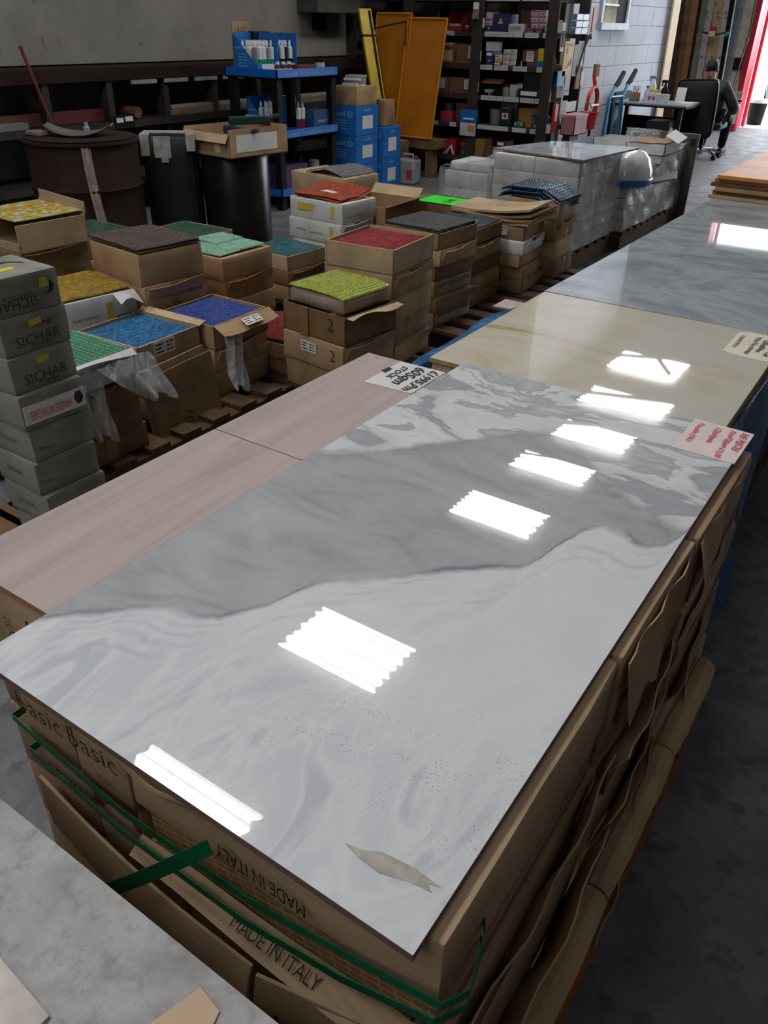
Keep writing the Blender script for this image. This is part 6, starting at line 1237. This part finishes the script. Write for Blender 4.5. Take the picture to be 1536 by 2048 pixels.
for k, (lab, tp, bt, hx_) in enumerate(LV):
    X0 = [-4.55 + (p - 1365) * .0091 for p in bt]; X1 = [-3.51 - (1531 - p) * .00827 for p in tp]
    s = 1 / 1.45; dx = [(b - a) * s for a, b in zip(X0, X1)]
    A = [a - d * .46 for a, d in zip(X0, dx)]; H_ = 2.5 + .15 * ((k * 5) % 4); B = [a + d * (H_ - .46) for a, d in zip(X0, dx)]
    y0 = 16.10 - .012 * (k % 3); y1 = 16.44 - .012 * (k % 3); th = .02
    vs = [(A[0], y0 - th, 0), (A[1], y0 - th, 0), (A[1], y0, 0), (A[0], y0, 0), (B[0], y1 - th, H_), (B[1], y1 - th, H_), (B[1], y1, H_), (B[0], y1, H_)]
    c0 = ((A[0] + A[1]) / 2, y0, 0); vs = [tuple(p - q for p, q in zip(v, c0)) for v in vs]
    m_ = cardboard(hx_, 'stock_' + hx_[1:], .35)
    if 'flowery' in lab:
        tt = NT('flowery_print'); vo = tt.node('ShaderNodeTexVoronoi'); vo.inputs['Scale'].default_value = 9; tt.link(tt.coord(), vo.inputs['Vector']); tt.set(Base_Color=tt.ramp(vo.outputs['Distance'], [(.12, lin('#7a6248')), (.3, lin(hx_))]), Roughness=.7); m_ = tt.m
    o = MB().add(vs, [(0, 3, 2, 1), (4, 5, 6, 7), (0, 1, 5, 4), (1, 2, 6, 5), (2, 3, 7, 6), (3, 0, 4, 7)]).build('stock_length', m_, None, c0); tag(o, lab, 'plank')
o = MB().tube([(0, 0, 0), (-.16, .12, 2.6)], .012, 8).build('rod', plain('#c9c9c6', .4)); o.location = (-3.80, 15.95, 0); tag(o, 'thin white rod leaning in front of the beige panels', 'rod')
o = MB().tube([(0, 0, 0), (.055, .08, .9)], .012, 8).lathe([(.0, 0), (.03, .01), (.03, .04), (0, .05)], 12, M=Tm((.057, .08, .90))).build('pole', plain('#6b3f34', .5)); o.location = (-3.64, 15.9, .42); tag(o, 'brown pole with a dark knob leaning by the door', 'pole'); o.data.vertices[0].co.z -= .0
MB().tube([(0, 0, 0), (-.022, -.03, -.42)], .012, 8).build('pole_foot', plain('#6b3f34', .5), o)
o = MB().box((-.07, -.03, 0), (.07, .03, .18), bev=.008).build('meter_box', BLACK); o.location = (-3.68, 16.13, .90); tag(o, 'small black box fixed on the beige panel by the door', 'box')
o = MB().tube([(-4.35, 16.0, 1.44), (-4.1, 15.98, 1.40), (-3.9, 16.0, 1.46)], .012, 6).build('restraint_strap', DARKSTEEL); tag(o, 'dark strap holding back the flowery board', 'strap'); MB().box((-4.22, 15.95, 1.38), (-4.12, 15.965, 1.46)).build('paper_tag', CREAM, o); MB().box((-4.22, 15.94, 1.46), (-4.10, 15.96, 1.52), bev=.004).build('red_buckle', RED, o); MB().lathe([(.035, 0), (.035, .02)], 12, M=Tm((-3.93, 15.97, 1.42), (R(90), 0, 0))).build('blue_cap', plain('#3a8aa6', .4), o)
t = thing('fire_extinguisher', 'red fire extinguisher on the floor by the door post', 'extinguisher', (-3.46, 15.75, 0)); MB().lathe([(.075, 0), (.08, .02), (.08, .34), (.055, .40), (.025, .42), (.025, .45)], 20).build('cylinder', RED, t); MB().box((-.05, -.083, .12), (.05, -.079, .28)).build('white_label', PAPER, t); MB().tube([(0, 0, .45), (-.06, 0, .50), (-.09, -.02, .44), (-.10, -.02, .32)], .010, 8).build('hose', BLACK, t); MB().box((-.03, -.012, .45), (.07, .012, .475), bev=.003).build('lever', BLACK, t)
# outside: bin and parked car
t = thing('waste_bin', 'black bin with white liner just outside the red door', 'bin', (-3.42, 17.25, -.005)); MB().lathe([(.13, 0), (.165, .40), (.17, .41), (.155, .39), (.12, .02)], 20).build('bin', BLACK, t); MB().lathe([(.172, .36), (.178, .41), (.16, .425), (.15, .38)], 20).build('liner', WHITE, t)
t = thing('parked_car', 'silver car parked outside the door, dark in the daylight', 'car', (-1.55, 19.6, -.005)); SILVER = plain('#9aa7b5', .25, .5, .05, name='silver_car_paint')
prof = [(-2.05, .25), (-2.1, .55), (-1.95, .78), (-1.2, .90), (-.55, 1.38), (1.0, 1.42), (1.75, .98), (2.1, .9), (2.15, .3)]
MB().prism([(x, z) for x, z in prof], -.82, .82).build('body', SILVER, t); MB().prism([(-1.05, .93), (-.5, 1.33), (.95, 1.37), (1.55, .98)], -.835, .835).build('windows', plain('#14181c', .08, var=0, spec=.8), t); MB().box((-2.13, -.7, .28), (-2.0, .7, .5), bev=.02).build('bumper', BLACK, t)
for x in (-1.35, 1.35):
    for y in (-.83, .83): w_ = MB().lathe([(.16, -.1), (.31, -.1), (.33, -.05), (.33, .05), (.31, .1), (.16, .1)], 28, M=Tm((x, y, .33), (R(90), 0, 0))).build('tyre', BLACK, t); MB().lathe([(.0, -.08), (.17, -.085), (.17, .085), (0, .08)], 16, M=Tm((x, y, .33), (R(90), 0, 0))).build('hub', PALEST, w_)
# ------------------------------------------------------------ office chair and seated person
t = thing('office_chair', 'high-backed black office chair on castors in the aisle', 'chair', (-3.0, 12.06, 0), R(4)); CB = plain('#0d0d0e', .6, var=.2, name='black_upholstery')
MB().softbox((-.25, -.25, .36), (.25, .26, .45), 0, None, .04, 4, .006, 1, .012).build('seat', CB, t)
MB().softbox((-.255, -.36, .29), (.235, -.25, .97), 0, Tm((-.055, 0, 0), (R(4), R(-3), 0)), .05, 5, .006, 2, .02).build('backrest', CB, t)
MB().box((-.05, -.31, .28), (.05, -.2, .37), bev=.01).build('back_bracket', BLACK, t); MB().lathe([(.035, .08), (.035, .22), (.028, .23), (.028, .36)], 14).build('gas_column', BLACK, t); MB().lathe([(.05, .06), (.055, .10), (.04, .12)], 16).build('hub', CHROME, t)
for k in range(5):
    a = R(72 * k + 34); c_, s_ = math.cos(a), math.sin(a)
    MB().tube([(.03 * c_, .03 * s_, .10), (.16 * c_, .16 * s_, .105), (.28 * c_, .28 * s_, .065)], [.02, .018, .014], 8).build('base_arm', CHROME, t)
    q = MB().lathe([(.0, -.018), (.03, -.018), (.03, .018), (0, .018)], 14, M=Tm((.29 * c_, .29 * s_, .030), (R(90), 0, a + .6))).build('castor', BLACK, t)
for s in (-1, 1): MB().tube([(s * .24, -.10, .42), (s * .27, -.08, .56), (s * .27, .14, .58), (s * .25, .16, .44)], .018, 8).build('armrest', BLACK, t)
def skin(name, verts, edges, radii, mat, parent, root=0, sub=2):
    me = bpy.data.meshes.new(name); me.from_pydata(verts, edges, []); o = bpy.data.objects.new(name, me); COL.objects.link(o)
    bm = bmesh.new(); bm.from_mesh(me); ly = bm.verts.layers.skin.verify()
    bm.verts.ensure_lookup_table()
    for i, v in enumerate(bm.verts):
        r_ = radii[i]; v[ly].radius = (r_, r_) if not isinstance(r_, tuple) else r_; v[ly].use_root = (i == root)
    bm.to_mesh(me); bm.free(); m = o.modifiers.new('skin', 'SKIN'); m.use_smooth_shade = True; s_ = o.modifiers.new('smooth', 'SUBSURF'); s_.levels = sub; s_.render_levels = sub
    dg = bpy.context.evaluated_depsgraph_get(); dg.update(); me2 = bpy.data.meshes.new_from_object(o.evaluated_get(dg)); bpy.data.objects.remove(o)
    me2.materials.clear(); me2.materials.append(mat); ob = bpy.data.objects.new(name, me2); COL.objects.link(ob); ob.parent = parent; return ob
SKINM = plain('#8a5f4c', .5, var=.06, name='skin'); JACKET = plain('#2c2e33', .7, var=.25, scale=14, name='dark_jacket_cloth'); TROUSER = plain('#121316', .8, var=.2, name='black_trouser_cloth'); HAIR = plain('#0c0a09', .6, var=.2, scale=60, name='black_hair')
P = thing('person', 'person in a dark jacket seated in the office chair, seen from behind', 'person', (-3.0, 12.06, 0), R(-4))
J = [(.04, -.0, .50), (.03, -.02, .64), (.01, -.03, .82), (-.03, -.01, .93), (-.07, .03, 1.02), (-.07, .05, 1.09),
     (.17, -.03, .86), (.31, .06, .62), (.26, .28, .55), (-.18, .0, .86), (-.26, .10, .64), (-.16, .32, .55),
     (.11, .06, .48), (.16, .42, .47), (.15, .44, .26), (.14, .44, .10), (-.07, .06, .48), (-.12, .42, .47), (-.13, .46, .26), (-.14, .46, .10)]
E_ = [(0, 1), (1, 2), (2, 3), (3, 4), (4, 5), (2, 6), (6, 7), (7, 8), (2, 9), (9, 10), (10, 11), (0, 12), (12, 13), (13, 14), (14, 15), (0, 16), (16, 17), (17, 18), (18, 19)]
RR = [.12, .12, .12, .048, .075, .068, .055, .042, .028, .055, .042, .028, .08, .06, .05, .034, .08, .06, .05, .034]
body = skin('body', J, E_, RR, SKINM, P)
fc = MB(); hc = Vector((-.07, .045, 1.055)); fc.tube([hc + Vector((.0, .075, -.0)), hc + Vector((0, .100, -.025))], [.010, .014], 8)
fc.build('nose', SKINM, P)
for s in (-1, 1):
    MB().lathe([(.004, -.012), (.022, -.010), (.026, 0), (.018, .008), (.006, .008)], 12, M=Tm((hc.x + s * .078, hc.y - .01, hc.z - .01), (0, R(90) * s, 0), (1.25, .8, 1))).build('ear', SKINM, P)
    MB().lathe([(0, -.004), (.010, -.002), (.010, .002), (0, .004)], 10, M=Tm((hc.x + s * .03, hc.y + .073, hc.z + .008), (R(90), 0, 0))).build('eye', WHITE, P)
MB().box((hc.x - .022, hc.y + .066, hc.z - .055), (hc.x + .022, hc.y + .078, hc.z - .047), bev=.003).build('mouth', plain('#6a3a34', .5), P)
bmh = bmesh.new(); bmesh.ops.create_icosphere(bmh, subdivisions=4, radius=1)
for v in bmh.verts:
    p = v.co.copy(); k = 1 + .05 * noise.noise(p * 9); v.co = Vector((p.x * .082 * k, p.y * .093 * k, p.z * .088 * k))
bmesh.ops.delete(bmh, geom=[v for v in bmh.verts if v.co.y > .035 and v.co.z < .045 or v.co.z < -.055 and v.co.y > -.02], context='VERTS')
MB().bm(bmh, 0, Tm((hc.x, hc.y - .01, hc.z + .022))).build('hair', HAIR, P)
skin('jacket', [J[i] for i in (0, 1, 2)] + [(-.015, -.02, .905)] + [J[6], J[7], (.265, .25, .56), J[9], J[10], (-.175, .29, .56)], [(0, 1), (1, 2), (2, 3), (2, 4), (4, 5), (5, 6), (2, 7), (7, 8), (8, 9)], [(.18, .13), (.18, .135), (.165, .13), .065, .085, .072, .052, .085, .072, .052], JACKET, P)
skin('trousers', [J[0], J[12], J[13], J[14], (.14, .44, .08), J[16], J[17], J[18], (-.14, .46, .08)], [(0, 1), (1, 2), (2, 3), (3, 4), (0, 5), (5, 6), (6, 7), (7, 8)], [.13, .095, .075, .064, .052, .095, .075, .064, .052], TROUSER, P)
SHOE = plain('#4a4a48', .6, var=.2)
for s, x, y in ((1, .14, .44), (-1, -.14, .46)):
    MB().softbox((x - .042, y - .07, .012), (x + .042, y + .17, .085), 0, None, .025, 4, .004, 3, .006).build('shoe', SHOE, P); MB().box((x - .046, y - .075, 0), (x + .046, y + .175, .018), bev=.006).build('sole', plain('#8b8a86', .6), P)
def hand(c, fwd, side):
    f = Vector(fwd).normalized(); s = Vector(side).normalized(); u = f.cross(s); c = Vector(c)
    vs = [c, c + f * .045]; es = [(0, 1)]; rs = [.020, .026]
    for k, (o_, l) in enumerate(((-.027, .062), (-.009, .070), (.009, .066), (.026, .052))):
        i = len(vs); b = c + f * .065 + s * o_; vs += [b, b + f * l * .5 - u * .006, b + f * l * .8 - u * .026]; es += [(1, i), (i, i + 1), (i + 1, i + 2)]; rs += [.009, .0082, .007]
    i = len(vs); vs += [c + f * .03 - s * .034, c + f * .06 - s * .048 - u * .012]; es += [(0, i), (i, i + 1)]; rs += [.010, .008]
    return skin('hand', vs, es, rs, SKINM, P, 0, 1)
hand(Vector(J[8]), (-.2, 1, -.15), (1, .2, 0)); hand(Vector(J[11]), (.2, 1, -.1), (-1, .2, 0))
# bits on the floor
o = MB().box((-.012, -.006, 0), (.03, .006, .003)).build('paper_scrap', PAPER); o.location = (.03, 2.16, 0); tag(o, 'tiny white paper scrap on the dark floor at the right', 'scrap')
o = MB().lathe([(.0, 0), (.055, 0), (.06, .12), (.055, .13)], 16).build('paper_cup', WHITE); o.location = (-3.16, 11.95, 0); tag(o, 'white tub on the floor beside the office chair', 'tub')
# ------------------------------------------------------------ put each top-level mesh's origin at its base
for o in list(bpy.data.objects):
    if o.type != 'MESH' or o.parent or o.get('kind') == 'structure' or o.location.length > 1e-6 or Vector(o.rotation_euler).length > 1e-6: continue
    vs = o.data.vertices
    c = Vector([(min(v.co[i] for v in vs) + max(v.co[i] for v in vs)) / 2 for i in (0, 1)] + [min(v.co.z for v in vs)])
    for v in vs: v.co -= c
    o.location = c
    for ch in o.children: ch.location = Vector(ch.location) - c
